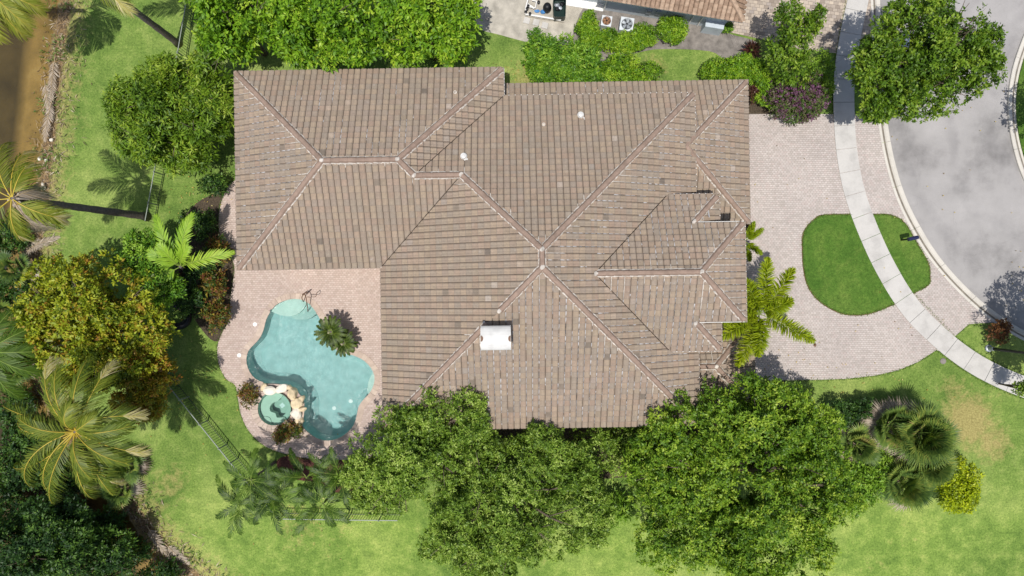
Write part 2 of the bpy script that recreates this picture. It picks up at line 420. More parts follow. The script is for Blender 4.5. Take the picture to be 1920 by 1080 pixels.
# water
def watermat(name, tint, bscale, bstr, rough=.03, sheen=.0):
    m, n, l, b = newmat(name); n.remove(b); co = geo(n)
    tr = n.new('ShaderNodeBsdfTransparent'); tr.inputs[0].default_value = tint
    gl = n.new('ShaderNodeBsdfGlossy'); gl.inputs['Roughness'].default_value = rough; gl.inputs['Color'].default_value = (1, 1, 1, 1)
    f = n.new('ShaderNodeFresnel'); f.inputs[0].default_value = 1.33
    h = noise(n, l, co, bscale, 2, .5); h2 = noise(n, l, co, bscale * .22, 3, .5)
    ad = n.new('ShaderNodeMath'); ad.operation = 'MULTIPLY_ADD'; l.new(h2, ad.inputs[0]); ad.inputs[1].default_value = 2.0; l.new(h, ad.inputs[2])
    nb = bump(n, l, ad.outputs[0], bstr, .08, None)
    l.new(nb, gl.inputs['Normal']); l.new(nb, f.inputs['Normal'])
    mx = n.new('ShaderNodeMixShader'); l.new(f.outputs[0], mx.inputs[0]); l.new(tr.outputs[0], mx.inputs[1]); l.new(gl.outputs[0], mx.inputs[2])
    l.new(mx.outputs[0], n['Material Output'].inputs['Surface'])
    return m
M['water'] = watermat('pool_water', (.765, .88, .885, 1), 8.0, 1.0, .14)
M['spawater'] = watermat('spa_water', (.72, .86, .81, 1), 4.0, .06, .05)
M['canal'] = watermat('canal_water', (.95, .92, .82, 1), 1.5, .08, .05)
M['plaster'] = plain('aqua_pool_plaster', (154, 183, 180), .8, .12, 2.0)
M['ledge'] = plain('pale_shelf_plaster', (188, 202, 192), .8, .05, 3)
M['spaplaster'] = plain('spa_plaster', (164, 186, 178), .8, .06, 4)
M['coping'] = plain('tan_coping', (182, 164, 150), .8, .14, 3, .3)
M['coping2'] = plain('tan_coping_pale', (192, 175, 160), .8, .14, 3, .3)
M['boulder'] = plain('cream_boulder', (216, 198, 164), .9, .3, 2.4, .8)
M['boulder2'] = plain('white_boulder', (230, 222, 206), .9, .16, 2.4, .8)
M['glass'] = plain('dark_glass', (30, 36, 42), .08, .05, 3, spec=.6)
M['carpaint'] = plain('silver_car_paint', (196, 200, 208), .25, .03, 2, metal=.4, spec=.5)
M['rubber'] = plain('tyre_rubber', (28, 28, 28), .9, .1, 5)
M['bluepl'] = plain('blue_plastic', (70, 128, 186), .5, .1, 5)
M['darkgreen'] = plain('dark_green_tank', (24, 44, 40), .35, .15, 4)
M['acgrey'] = plain('ac_housing', (206, 212, 216), .5, .06, 4)
M['rust'] = plain('rusty_fan_guard', (150, 112, 84), .7, .3, 9)
M['galv'] = plain('galvanised_grey', (166, 172, 178), .4, .08, 5, metal=.3)

# ------------------------------------------------------------------ pool outline (needed by the ground)
def zp(zx, zy, z=0.): return P(400 + zx / 2.918, 500 + zy / 2.918, z)
POOL = catmull([zp(*q) for q in [(318, 232), (350, 200), (400, 179), (450, 172), (500, 182), (540, 212), (572, 256), (600, 310), (618, 375),
    (655, 435), (705, 465), (762, 479), (820, 505), (862, 545), (886, 595), (882, 645), (860, 692), (826, 728), (800, 765),
    (790, 812), (775, 862), (740, 906), (690, 940), (630, 955), (572, 945), (522, 912), (486, 872), (494, 805), (494, 742), (468, 690),
    (418, 652), (350, 640), (285, 637), (232, 618), (194, 572), (178, 512), (190, 458), (224, 420), (254, 386), (274, 340), (286, 290)]], 4, True)
SPA_C = P(516.5, 766); SPA_R = W(31)

# ------------------------------------------------------------------ ground, canal, road, walks
BANK = [P(160, -6000)] + catmull([P(*q) for q in [(150, -700), (140, -200), (128, 0), (116, 70), (106, 150), (98, 230), (90, 300), (82, 380), (70, 460), (60, 560), (80, 700), (150, 830), (222, 900), (268, 975), (322, 1040), (392, 1095), (520, 1180), (800, 1400)]], 6) + [P(4200, 4900)]
bank_np = np.array([(p.x, p.y) for p in BANK])
def bank_dist(X, Y):
    """signed distance to the bank line, positive on the lawn side"""
    a = bank_np[:-1]; b = bank_np[1:]; d = b - a; L2 = (d ** 2).sum(1)
    best = np.full(X.shape, 1e9); sg = np.ones(X.shape)
    for i in range(len(a)):
        t = np.clip(((X - a[i, 0]) * d[i, 0] + (Y - a[i, 1]) * d[i, 1]) / L2[i], 0, 1)
        qx = a[i, 0] + t * d[i, 0]; qy = a[i, 1] + t * d[i, 1]
        dist = np.hypot(X - qx, Y - qy); cr = d[i, 0] * (Y - a[i, 1]) - d[i, 1] * (X - a[i, 0])
        mk = dist < best; best = np.where(mk, dist, best); sg = np.where(mk, np.where(cr > 0, 1, -1), sg)
    return best * sg
def axis(lo, hi, step, far):
    fine = np.arange(lo, hi + 1e-6, step); out = []
    d = step; x = hi
    while x < far: d *= 1.5; x += d; out.append(x)
    d = step; x = lo; pre = []
    while x > -far: d *= 1.5; x -= d; pre.append(x)
    return np.array(pre[::-1] + list(fine) + out)
gx = axis(-40, 40, .5, 240); gy = axis(-24, 24, .5, 240)
GX, GY = np.meshgrid(gx, gy)
bd = bank_dist(GX, GY)
GZ = np.where(bd > .5, 0, -np.clip((.5 - bd) / 4.6, 0, 1) ** .8 * 1.45)
GZ += np.where((bd < 1.0) & (bd > -2.2), rng.normal(0, .04, GX.shape), 0)
sand = np.clip((1.1 - bd) / 2.0, 0, 1)
dry = np.clip((3.0 - bd) / 3.0, 0, .8) * .75
def spot(px, py, r, v):
    global dry
    c = P(px, py); d = np.hypot(GX - c.x, GY - c.y) / W(r); dry = np.maximum(dry, v * np.clip(1.25 - d, 0, 1))
for q in [(1815, 790, 70, .9), (1860, 830, 55, .7), (320, 905, 60, .5), (1790, 730, 50, .5), (560, 985, 90, .4), (1700, 1000, 90, .3), (640, 1000, 60, .35), (1880, 710, 50, .45), (990, 155, 60, .6), (1225, 130, 40, .6), (280, 960, 45, .6), (1640, 1060, 70, .3), (1010, 1040, 60, .3), (160, 120, 40, .35), (140, 240, 50, .35)]: spot(*q)
ny, nx = GX.shape
pale = np.clip((-11.5 - GY) / 4, 0, 1) * np.clip((GX + 24) / 5, 0, 1) * (.85 + .15 * np.sin(GX * .37 + 1.3 * np.sin(GY * .5)))
V = np.stack([GX.ravel(), GY.ravel(), GZ.ravel()], 1)
ii, jj = np.meshgrid(np.arange(ny - 1), np.arange(nx - 1), indexing='ij')
F = np.stack([ii * nx + jj, ii * nx + jj + 1, (ii + 1) * nx + jj + 1, (ii + 1) * nx + jj], -1).reshape(-1, 4)
cx = (GX[:-1, :-1] + GX[1:, 1:]).ravel() / 2; cy = (GY[:-1, :-1] + GY[1:, 1:]).ravel() / 2
big = offset_closed(POOL, .15)
keep = np.ones(len(F), bool)
bxs = [p.x for p in big]; bys = [p.y for p in big]
for k in np.where((cx > min(bxs) - .5) & (cx < max(bxs) + .5) & (cy > min(bys) - .5) & (cy < max(bys) + .5))[0]:
    keep[k] = not any(inside((cx[k] + ox, cy[k] + oy), big) for ox in (-.25, 0, .25) for oy in (-.25, 0, .25))
    if (cx[k] - SPA_C.x) ** 2 + (cy[k] - SPA_C.y) ** 2 < (SPA_R + .2) ** 2: keep[k] = False
F = F[keep]
ground = np_mesh('ground', V, F, np.full(len(F), .5), M['grass']); struct(ground)
for nm, ar in (('sand', sand), ('dry', dry), ('pale', pale)):
    a = ground.data.attributes.new(nm, 'FLOAT', 'POINT'); a.data.foreach_set('value', ar.ravel().astype(np.float32))
ground.data.polygons.foreach_set('use_smooth', [True] * len(F))
shore = [Vector((p.x, p.y, 0)) for p in strip_right(BANK, .6)]
o = sheet('canal_water', shore + [Vector((-240, shore[-1].y, 0)), Vector((-240, shore[0].y, 0))], -.62, .3, M['canal']); struct(o)

# road: turning circle with a planted island at the right
def px(l, z=0.): return [P(a, c, z) for a, c in l]
CURB = catmull(px([(1610, -260), (1625, -160), (1634, -80), (1640, 0), (1643, 80), (1648, 160), (1655, 235), (1668, 305), (1688, 370), (1716, 428), (1752, 485), (1798, 538), (1850, 585), (1905, 622), (1970, 652), (2060, 680), (2200, 700)]), 6)
road = sheet('road', [p + Vector((0, 0, 0)) for p in CURB] + px([(2900, 720), (2900, -260)]), .004, .02, M['road']); struct(road)
def strip(pts, o0, o1):
    """two offset lines left of / right of a polyline"""
    L = []; Rr = []
    for i, p in enumerate(pts):
        t = pts[min(i + 1, len(pts) - 1)] - pts[max(i - 1, 0)]; t.z = 0; t.normalize(); nn = Vector((-t.y, t.x, 0))
        L.append(p + nn * o0); Rr.append(p + nn * o1)
    return L, Rr
def curb_run(line, label, inner, secs=3.0):
    """rolled curb with a gutter pan; cross-section swept along line; each cast section is a part. inner=+1: raised side is to the right of travel"""
    root = bpy.data.objects.new('curb', None); C.objects.link(root); struct(root); root['label'] = label
    pts = resample(line, .25); step = int(secs / .25)
    prof = [(-.30, .0), (-.30, .10), (-.27, .125), (-.16, .125), (-.07, .105), (.0, .045), (.02, .030), (.11, .024), (.27, .026), (.28, .0)]
    for s0 in range(0, len(pts) - 1, step):
        seg = pts[s0:s0 + step + 1]
        if len(seg) < 2: continue
        bb = MB(); rows = []
        for i, p in enumerate(seg):
            a = pts[max(s0 + i - 1, 0)]; c = pts[min(s0 + i + 1, len(pts) - 1)]
            t = (c - a); t.z = 0; t.normalize(); nn = Vector((t.y, -t.x, 0)) * -inner
            q = p.copy()
            if i == 0: q += t * .008
            if i == len(seg) - 1: q -= t * .008
            rows.append([q + nn * x + Vector((0, 0, z)) for x, z in prof])
        n = len(prof); vs = [v for r in rows for v in r]; fs = []
        for i in range(len(rows) - 1):
            for k in range(n - 1): fs.append((i * n + k, i * n + k + 1, (i + 1) * n + k + 1, (i + 1) * n + k))
        fs.append(tuple(range(n))); fs.append(tuple(range((len(rows) - 1) * n, len(rows) * n)))
        bb.add(vs, fs); bb.m = [1 if q < (len(rows) - 1) * (n - 1) and q % (n - 1) in (5, 6) else 0 for q in range(len(fs))]; bb.build('curb_section', [M['curb'], M['gutter_line']], root)
curb_run(CURB[6:-6], 'pale concrete curb and gutter along the paved forecourt', -1)
ISL = catmull(px([(1990, -40), (1950, 20), (1922, 80), (1903, 140), (1897, 200), (1903, 260), (1922, 325), (1955, 385), (2000, 430), (2090, 462), (2180, 430), (2225, 385), (2258, 325), (2277, 260), (2283, 200), (2277, 140), (2258, 80), (2230, 20), (2190, -40), (2090, -72)]), 6, True)
curb_run(ISL + [ISL[0]], 'pale concrete curb around the planted island of the turning circle', 1)
isl = sheet('island_grass', offset_closed(ISL, -.25), .10, .1, M['turf']); struct(isl)
# driveway, aprons
CO, CI = strip(CURB, 0, .28)
def curbpart(y0, y1, off=-.28):
    a, _ = strip(CURB, off, 0); out = []
    for p, q in zip(CURB, a):
        py = 540 - p.y / S
        if y0 <= py <= y1: out.append(Vector((q.x, q.y, 0)))
    return out
drive = sheet('driveway', px([(1360, 214), (1560, 214), (1640, 214)]) + curbpart(216, 600) + px([(1838, 606), (1816, 608), (1793, 628), (1757, 655), (1722, 678), (1684, 694), (1640, 704), (1590, 710), (1540, 712), (1470, 713), (1360, 713)]), .03, .05, M['drive']); struct(drive)
ISLAND = catmull(px([(1528, 411), (1545, 404), (1592, 403), (1640, 403), (1668, 404), (1694, 418), (1717, 455), (1739, 494), (1742, 516), (1740, 533), (1716, 547), (1690, 563), (1660, 576), (1630, 587), (1600, 590), (1572, 585), (1540, 567), (1518, 542), (1508, 510), (1505, 470), (1507, 436)]), 4, True)
o = sheet('island_lawn', ISLAND, .062, .06, M['turf']); struct(o)
ring = MB()
edge = resample(ISLAND + [ISLAND[0]], .26)
o = sheet('island_edging', offset_closed(ISLAND, .07), .045, .04, plain('edging_soil', (108, 84, 62), .9, .3, 9, .5)); struct(o)
ndrive = sheet('neighbour_driveway', px([(1330, -300), (1330, 52), (1420, 72), (1500, 92), (1570, 100), (1636, 60)]) + px([(1632, -300)]), .02, .04, M['npave']); struct(ndrive)
# sidewalk slabs
LW_ = catmull(px([(1612, -160), (1600, -60), (1588, 0), (1574, 66), (1564, 135), (1562, 200), (1567, 282), (1580, 355), (1603, 425), (1640, 507), (1688, 585), (1742, 642), (1800, 688), (1860, 722), (1925, 748), (2010, 775)]), 8)
walk = bpy.data.objects.new('sidewalk', None); C.objects.link(walk); struct(walk)
wp = resample(LW_, .12); step = 13; k = 0; width = W(39)
for s0 in range(0, len(wp) - step, step):
    seg = wp[s0:s0 + step + 1]
    L, Rr = strip(wp, 0, width)
    a = L[s0:s0 + step + 1]; c = Rr[s0:s0 + step + 1]
    bb = MB(); g = .012; n = len(a)
    t0 = (a[1] - a[0]).normalized() * g; t1 = (a[-1] - a[-2]).normalized() * g
    a = [a[0] + t0] + a[1:-1] + [a[-1] - t1]; c = [c[0] + t0] + c[1:-1] + [c[-1] - t1]
    zz = .075 + random.uniform(-.006, .006)
    top = [Vector((p.x, p.y, zz)) for p in a] + [Vector((p.x, p.y, zz)) for p in c]
    bot = [Vector((p.x, p.y, 0)) for p in a] + [Vector((p.x, p.y, 0)) for p in c]
    fs = [(i, i + 1, n + i + 1, n + i) for i in range(n - 1)]
    fs += [(2 * n + i, 2 * n + i + 1, i + 1, i) for i in range(n - 1)] + [(n + i, n + i + 1, 3 * n + i + 1, 3 * n + i) for i in range(n - 1)]
    fs += [(0, n, 3 * n, 2 * n), (n - 1, 2 * n - 1, 4 * n - 1, 3 * n - 1)]
    bb.add(top + bot, fs); bb.build('slab', M['walk'], walk)
# pool deck
DECK = catmull(px([(446, 334), (428, 350), (416, 378), (410, 412), (414, 448), (430, 476), (440, 500), (437, 530), (432, 565), (430, 600), (418, 622), (408, 650), (411, 684), (424, 710), (441, 722), (446, 744), (453, 780), (470, 812), (500, 838), (540, 852), (585, 860), (640, 862), (700, 858), (760, 850)]), 4) + px([(820, 800), (820, 460), (470, 334)])
deck = sheet('pool_deck', DECK, .035, .06, M['deck'], [offset_closed(POOL, .02), [SPA_C + Vector((math.cos(t), math.sin(t), 0)) * (SPA_R + .02) for t in np.linspace(0, 2 * math.pi, 33)[:-1]]]); struct(deck)
def bed(name, pts, z, mat, smooth=True):
    q = catmull(px(pts), 4, True) if smooth else px(pts)
    o = sheet(name, q, z, .05, mat); struct(o); return o
bed('mulch_bed', [(520, 862), (560, 852), (600, 858), (650, 862), (700, 858), (730, 870), (700, 900), (640, 925), (600, 905), (560, 900), (530, 890)], .022, M['mulch'])
bed('planting_bed', [(420, 330), (405, 360), (370, 380), (340, 420), (330, 500), (345, 560), (380, 620), (410, 640), (440, 600), (445, 500), (425, 470), (412, 420), (420, 370)], .018, M['darkbed'])
bed('side_bed', [(690, 810), (900, 800), (1300, 800), (1420, 740), (1470, 712), (1480, 760), (1400, 860), (1100, 900), (800, 900)], .014, M['darkbed'])
bed('sand_bed', [(870, -200), (885, 0), (895, 50), (940, 66), (1000, 82), (1060, 95), (1085, 105), (1100, 40), (1080, -200)], .012, M['sandbed'])
bed('grey_bed', [(1075, 60), (1075, 110), (1110, 118), (1190, 100), (1240, 92), (1330, 96), (1360, 112), (1400, 110), (1420, 80), (1360, 60), (1340, 30), (1200, 10), (1110, 0)], .016, M['greybed'])
bed('front_bed', [(1395, 120), (1420, 130), (1440, 160), (1470, 190), (1500, 216), (1395, 216), (1340, 200), (1330, 160), (1345, 125)], .012, M['darkbed'])

# ------------------------------------------------------------------ swimming pool
pool = thing('swimming_pool', 'free form swimming pool with aqua water and tan coping beside the paved terrace', 'pool', tuple(P(585, 690)))
bb = MB(); N = len(POOL)
inn = offset_closed(POOL, -.55); dc = P(600, 720)
def pdepth(p):
    u = (540 - p.y / S - 560) / 260
    return -1.05 - .75 * min(1, max(0, u))
rows = [[Vector((p.x, p.y, .02)) for p in POOL], [Vector((p.x, p.y, -.28)) for p in POOL], [Vector((p.x, p.y, pdepth(p) * .8)) for p in offset_closed(POOL, -.06)], [Vector((p.x, p.y, pdepth(p))) for p in inn]]
for r in range(3):
    for i in range(N):
        j = (i + 1) % N
        bb.add([rows[r][i], rows[r][j], rows[r + 1][j], rows[r + 1][i]], [(0, 1, 2, 3)])
for t in tessellate_polygon([[Vector((p.x, p.y, 0)) for p in inn]]): bb.add([rows[3][i] for i in t], [(0, 1, 2)])
bb.build('basin', M['plaster'], pool)
bb = MB()
tr = tessellate_polygon([[Vector((p.x, p.y, 0)) for p in POOL]]); bb.add([Vector((p.x, p.y, -.085)) for p in offset_closed(POOL, .015)], [tuple(t) if (POOL[t[1]] - POOL[t[0]]).cross(POOL[t[2]] - POOL[t[0]]).z > 0 else tuple(t)[::-1] for t in tr])
bb.build('water', M['water'], pool)
# shallow shelf and steps in the head of the pool, ledge at the right
def clip_to_pool(pts):
    out = []
    c = P(585, 690)
    big_ = offset_closed(POOL, -.01)
    for p in pts:
        q = Vector((p.x, p.y, 0)); k = 0
        while not inside(q, big_) and k < 200: q = q + (c - q) * .012; k += 1
        out.append(q)
    return out
def ledge(name, pts, z, mat):
    q = clip_to_pool(catmull([zp(*w) for w in pts], 4, True))
    o = sheet(name, q, z, 1.0 + z if z > -1 else .3, mat, parent=pool); o.matrix_parent_inverse = Matrix.Translation(-pool.location); return o
ledge('tanning_shelf', [(305, 235), (340, 200), (400, 172), (450, 165), (500, 178), (502, 205), (485, 235), (450, 262), (405, 272), (350, 262)], -.18, M['ledge'])
ledge('step', [(420, 268), (470, 250), (500, 205), (520, 195), (552, 230), (548, 262), (515, 285), (470, 292), (425, 285)], -.42, M['spaplaster'])
ledge('corner_ledge', [(892, 580), (870, 582), (848, 620), (838, 670), (846, 712), (870, 700), (892, 650)], -.30, M['ledge'])
for q in ((642, 763), (609, 777)):
    bb = MB(); p = P(*q); bb.lathe((p.x * .985, p.y * .985, pdepth(p) + .01), [(.14, 0), (.14, .03), (.05, .05), (.0, .05)], 14); bb.build('floor_drain', M['white'], pool)
cp = resample(POOL + [POOL[0]], .30)
for i in range(len(cp) - 1):
    a, c = cp[i], cp[i + 1]; t = (c - a).normalized(); mid = (a + c) / 2
    nn = Vector((t.y, -t.x, 0)) * (1 if poly_area(POOL) > 0 else -1)
    d = ((mid.x - SPA_C.x) ** 2 + (mid.y - SPA_C.y) ** 2) ** .5
    if d < SPA_R + .78: continue
    bb = MB(); g = t * .008; lo, hi = .0, .062 + random.uniform(-.003, .003)
    w0, w1 = -.05, .33
    pa = [a + g + nn * w0, c - g + nn * w0, c - g + nn * w1 + t * .02, a + g + nn * w1 - t * .02]
    top = [Vector((p.x, p.y, hi)) for p in pa]; bot = [Vector((p.x, p.y, lo)) for p in pa]
    bb.add(bot + top, [(3, 2, 1, 0), (4, 5, 6, 7), (0, 1, 5, 4), (1, 2, 6, 5), (2, 3, 7, 6), (3, 0, 4, 7)])
    bb.build('coping_stone', M['coping'] if random.random() < .6 else M['coping2'], pool)
# spa
spa = thing('spa', 'small round raised spa with bench and boulder edge beside the pool', 'spa', tuple(SPA_C))
def ringmesh(name, prof, mat, n=48, parent=spa):
    bb = MB(); vs = []; fs = []
    for r, z in prof:
        for k in range(n):
            q = 2 * math.pi * k / n; vs.append((SPA_C.x + r * math.cos(q), SPA_C.y + r * math.sin(q), z))
    for i in range(len(prof) - 1):
        for k in range(n): fs.append((i * n + k, i * n + (k + 1) % n, (i + 1) * n + (k + 1) % n, (i + 1) * n + k))
    bb.add(vs, fs); return bb.build(name, mat, parent, smooth=False)
r = SPA_R
ringmesh('shell', [(r + .02, .30), (r, .02), (r - .03, -.30), (r - .42, -.32), (r - .44, -.86), (.02, -.92)], M['spaplaster'])
ringmesh('outer_wall', [(r + .36, .0), (r + .36, .26)], M['coping'])
nst = 26
for k in range(nst):
    a0 = 2 * math.pi * k / nst + .006; a1 = 2 * math.pi * (k + 1) / nst - .006
    bb = MB(); vs = []
    for z in (.24, .31):
        for a in (a0, a1):
            for rr in (r - .03, r + .40): vs.append((SPA_C.x + rr * math.cos(a), SPA_C.y + rr * math.sin(a), z))
    bb.add(vs, [(0, 1, 3, 2), (4, 6, 7, 5), (0, 4, 5, 1), (2, 3, 7, 6), (0, 2, 6, 4), (1, 5, 7, 3)])
    mid = (a0 + a1) / 2
    if -.75 < math.atan2(math.sin(mid), math.cos(mid)) < 2.3: continue
    bb.build('rim_stone', M['coping2'] if k % 3 else M['coping'], spa)
bb = MB(); bb.add([(SPA_C.x + (r + .01) * math.cos(t), SPA_C.y + (r + .01) * math.sin(t), .18) for t in np.linspace(0, 2 * math.pi, 49)[:-1]], [tuple(range(48))])
bb.build('water', M['spawater'], spa)
bb = MB(); bb.box((SPA_C.x + .15, SPA_C.y + .05, -.9), (.28, .28, .03), .7); bb.build('floor_drain', M['galv'], spa)
q = [zp(*w) for w in [(378, 700), (350, 735), (318, 750), (304, 775), (310, 795), (335, 805), (345, 828), (385, 828), (392, 855), (340, 868), (280, 848), (256, 800), (262, 735), (300, 700), (345, 690)]]
q = [SPA_C + (p - SPA_C) * min(1, (r - .04) / max((p - SPA_C).length, .01)) for p in catmull(q, 3, True)]
o = sheet('bench', q, -.14, .56, M['ledge'], parent=spa); o.matrix_parent_inverse = Matrix.Translation(-spa.location)
q = [zp(*w) for w in [(270, 830), (290, 822), (310, 835), (312, 862), (290, 855)]]
o = sheet('step', catmull(q, 3, True), -.06, .3, M['ledge'], parent=spa); o.matrix_parent_inverse = Matrix.Translation(-spa.location)
def rock(name, c, sx, sy, sz, mat, parent, seed, rz=0):
    bm = bmesh.new(); bmesh.ops.create_icosphere(bm, subdivisions=2, radius=1); rr = random.Random(seed)
    dirs = [Vector((rr.gauss(0, 1), rr.gauss(0, 1), rr.gauss(0, 1))).normalized() for _ in range(9)]
    lim = [rr.uniform(.62, .9) for _ in dirs]
    for v in bm.verts:
        for d, m_ in zip(dirs, lim):
            e = v.co.dot(d)
            if e > m_: v.co -= d * (e - m_)
        v.co *= 1 + rr.uniform(-.04, .04)
        x, y = v.co.x * sx, v.co.y * sy
        v.co = Vector((c[0] + x * math.cos(rz) - y * math.sin(rz), c[1] + x * math.sin(rz) + y * math.cos(rz), c[2] + v.co.z * sz))
    me = bpy.data.meshes.new(name); bm.to_mesh(me); bm.free(); me.materials.append(mat)
    o = bpy.data.objects.new(name, me); link(o)
    if parent: o.parent = parent; o.matrix_parent_inverse = Matrix.Translation(-parent.location)
    return o
for k, (a, c, sx, sy, sz, mt) in enumerate([(308, 678, .42, .3, .26, 'boulder2'), (372, 668, .40, .3, .3, 'boulder2'), (432, 696, .42, .3, .28, 'boulder'), (455, 750, .34, .38, .3, 'boulder'),
        (452, 806, .36, .42, .3, 'boulder2'), (468, 848, .3, .26, .24, 'boulder'), (272, 662, .28, .2, .2, 'boulder'), (482, 780, .16, .34, .22, 'boulder'), (478, 726, .18, .3, .24, 'boulder'), (410, 660, .22, .16, .2, 'boulder')]):
    p = zp(a, c, .3); rock('boulder', (p.x, p.y, .18), sx * 1.2, sy * 1.2, sz * 1.1, M[mt], spa, k, k * .7)
# deck things
for k, (q, lab) in enumerate([((478.5, 608), 'white round skimmer lid in the terrace nearer the house'), ((449, 666), 'white round skimmer lid in the terrace nearer the lawn edge')]):
    p = P(*q); bb = MB(); bb.lathe((p.x, p.y, .036), [(.14, 0), (.14, .012), (.12, .016), (.02, .016), (0, .018)], 20)
    tag(bb.build('skimmer_lid', M['white']), lab, 'lid', 'skimmer lids')
hr = thing('handrail', 'brown bent tube handrail at the pool shelf', 'handrail', tuple(P(574, 556)))
def rail(name, pts, rad=.028, mat='brown'):
    bb = MB(); bb.tube(catmull(pts, 4), rad, 8); return bb.build(name, M[mat], hr, smooth=True)
rail('rail', [P(577, 584, -.4), P(577, 578, .3), P(575, 566, .82), P(574, 558, .9), P(570, 551, .85), P(567, 552, .4), P(568, 554, .03)])
rail('rail', [P(569, 566, -.4), P(568, 564, .3), P(566, 557, .8), P(572, 550, .88), P(576, 548, .8), P(576, 551, .03)])
rail('cross_bar', [P(576, 557, .72), P(585, 557, .72), P(592, 556, .72), P(594, 549, .72), P(594, 549, .05)], .02)

# ------------------------------------------------------------------ the house
ZE = 4.6; ZL = 2.7; K = .482
U = S * (H - ZE) / H; HR = R(.9)
def hp(x, y, z=0.):
    X, Y = x * U, -y * U
    return Vector((X * math.cos(HR) - Y * math.sin(HR), X * math.sin(HR) + Y * math.cos(HR), z))
house = thing('house', 'large single storey house with brown tiled hip roof and white chimney', 'house', (0, 0, 0))
NL, SL, WL, EL = -411., -44., -511., -12.
NM, SM, WM, EM = -358., 260., -243., 345.
hl = (SL - NL) / 2; ry = (NL + SL) / 2; ax0 = WL + hl; ax1 = EL - hl
hm = (EM - WM) / 2; rx = (EM + WM) / 2; ry0 = NM + hm; ry1 = SM - hm
cy_ = (SL + NM) / 2; vx = EL - (cy_ - NM); wx = WM + (SL - cy_)            # low link ridge between the two roofs
ex0 = rx + (hm - 3.05 / (K * U)) ; er = -23.                   # entrance ridge start
ZR = ZE + K * U * (EM - ex0)
wn_, ws_, we_ = er - 141, er + 141, 379.6
nn_, ns_, ne_ = er - 89, er + 89, 417.
zw = ZR - 141 * K * U
GN, GS, GE = -398., -121., 466.
gh = (GS - GN) / 2
QN, QS, QE = 69., 241., 471.
qh = (QS - QN) / 2
FACES = {}
def face(key, d, anchor, z0, pieces, lime): FACES[key] = dict(d=d, a=anchor, z0=z0, p=pieces, lime=lime)
def fh(key, x, y):
    f = FACES[key]; return f['z0'] + K * U * ((x - f['a'][0]) * f['d'][0] + (y - f['a'][1]) * f['d'][1])
face('lw', (1, 0), (WL, 0), ZE, [[(WL, NL), (ax0, ry), (WL, SL)]], .55)
face('ln', (0, 1), (0, NL), ZE, [[(WL, NL), (EL, NL), (ax1, ry), (ax0, ry)]], .04)
face('le', (-1, 0), (EL, 0), ZE, [[(EL, NL), (EL, NM), (vx, cy_), (ax1, ry)]], .3)
face('ls', (0, -1), (0, SL), ZE, [[(WL, SL), (ax0, ry), (ax1, ry), (vx, cy_), (vx, SL - (vx - WM)), (WM, SL)], [(vx, SL - (vx - WM)), (vx, cy_), (wx, cy_)]], .1)
face('mn', (0, 1), (0, NM), ZE, [[(EL, NM), (EM, NM), (rx + ry0 - cy_, cy_), (vx, cy_)], [(wx, cy_), (rx + ry0 - cy_, cy_), (rx, ry0)]], .04)
face('mw', (1, 0), (WM, 0), ZE, [[(WM, SL), (wx, cy_), (rx, ry0), (rx, ry1), (WM, SM)]], .04)
face('ms', (0, -1), (0, SM), ZE, [[(WM, SM), (rx, ry1), (EM, SM)]], .5)
t_ = ex0 - rx; v1 = ex0 + 141
face('me', (-1, 0), (EM, 0), ZE, [
    [(rx, ry0), (ex0, ry0 - t_), (ex0, er), (rx + (er - ry1), er), (rx, ry1)],
    [(rx + (ry0 - wn_), wn_), (EM, NM), (EM, wn_)],
    [(ex0, ry0 - t_), (rx + (ry0 - wn_), wn_), (v1, wn_), (ex0, er)],
    [(rx + (er - ry1), er), (ex0, er), (ex0, ry1 + t_)],
    [(ex0, er), (v1, ws_), (rx + (ws_ - ry1), ws_), (ex0, ry1 + t_)],
    [(rx + (ws_ - ry1), ws_), (EM, ws_), (EM, SM)]], .35)
hx = we_ - (nn_ - wn_)
face('en', (0, 1), (0, wn_), zw, [[(ex0, er), (v1, wn_), (hx, wn_), (hx, er)], [(hx, wn_), (we_, wn_), (hx, nn_)], [(hx, nn_), (ne_, nn_), (ne_ - 89, er), (hx, er)]], .2)
face('es', (0, -1), (0, ws_), zw, [[(ex0, er), (hx, er), (hx, ws_), (v1, ws_)], [(hx, ns_), (we_, ws_), (hx, ws_)], [(hx, er), (ne_ - 89, er), (ne_, ns_), (hx, ns_)]], .55)
face('ee', (-1, 0), (ne_, 0), ZR - 89 * K * U, [[(ne_, nn_), (ne_, ns_), (ne_ - 89, er)]], .75)
face('ewn', (-1, 0), (we_, 0), zw, [[(we_, wn_), (we_, nn_), (hx, nn_)]], .4)
face('ews', (-1, 0), (we_, 0), zw, [[(we_, ns_), (we_, ws_), (hx, ns_)]], .4)
gx0 = 300.
face('gn', (0, 1), (0, GN), ZL, [[(EL + 4, GN), (GE, GN), (GE - gh, GN + gh), (EL + 4, GN + gh)]], .15)
face('ge', (-1, 0), (GE, 0), ZL, [[(GE, GN), (GE, GS), (GE - gh, GN + gh)]], .5)
face('gs', (0, -1), (0, GS), ZL, [[(GE, GS), (gx0, GS), (gx0, GN + gh), (GE - gh, GN + gh)]], .2)
face('qn', (0, 1), (0, QN), ZL, [[(gx0, QN), (QE, QN), (QE - qh, QN + qh), (gx0, QN + qh)]], .1)
face('qe', (-1, 0), (QE, 0), ZL, [[(QE, QN), (QE, QS), (QE - qh, QN + qh)]], .3)
face('qs', (0, -1), (0, QS), ZL, [[(QE, QS), (gx0, QS), (gx0, QN + qh), (QE - qh, QN + qh)]], .2)

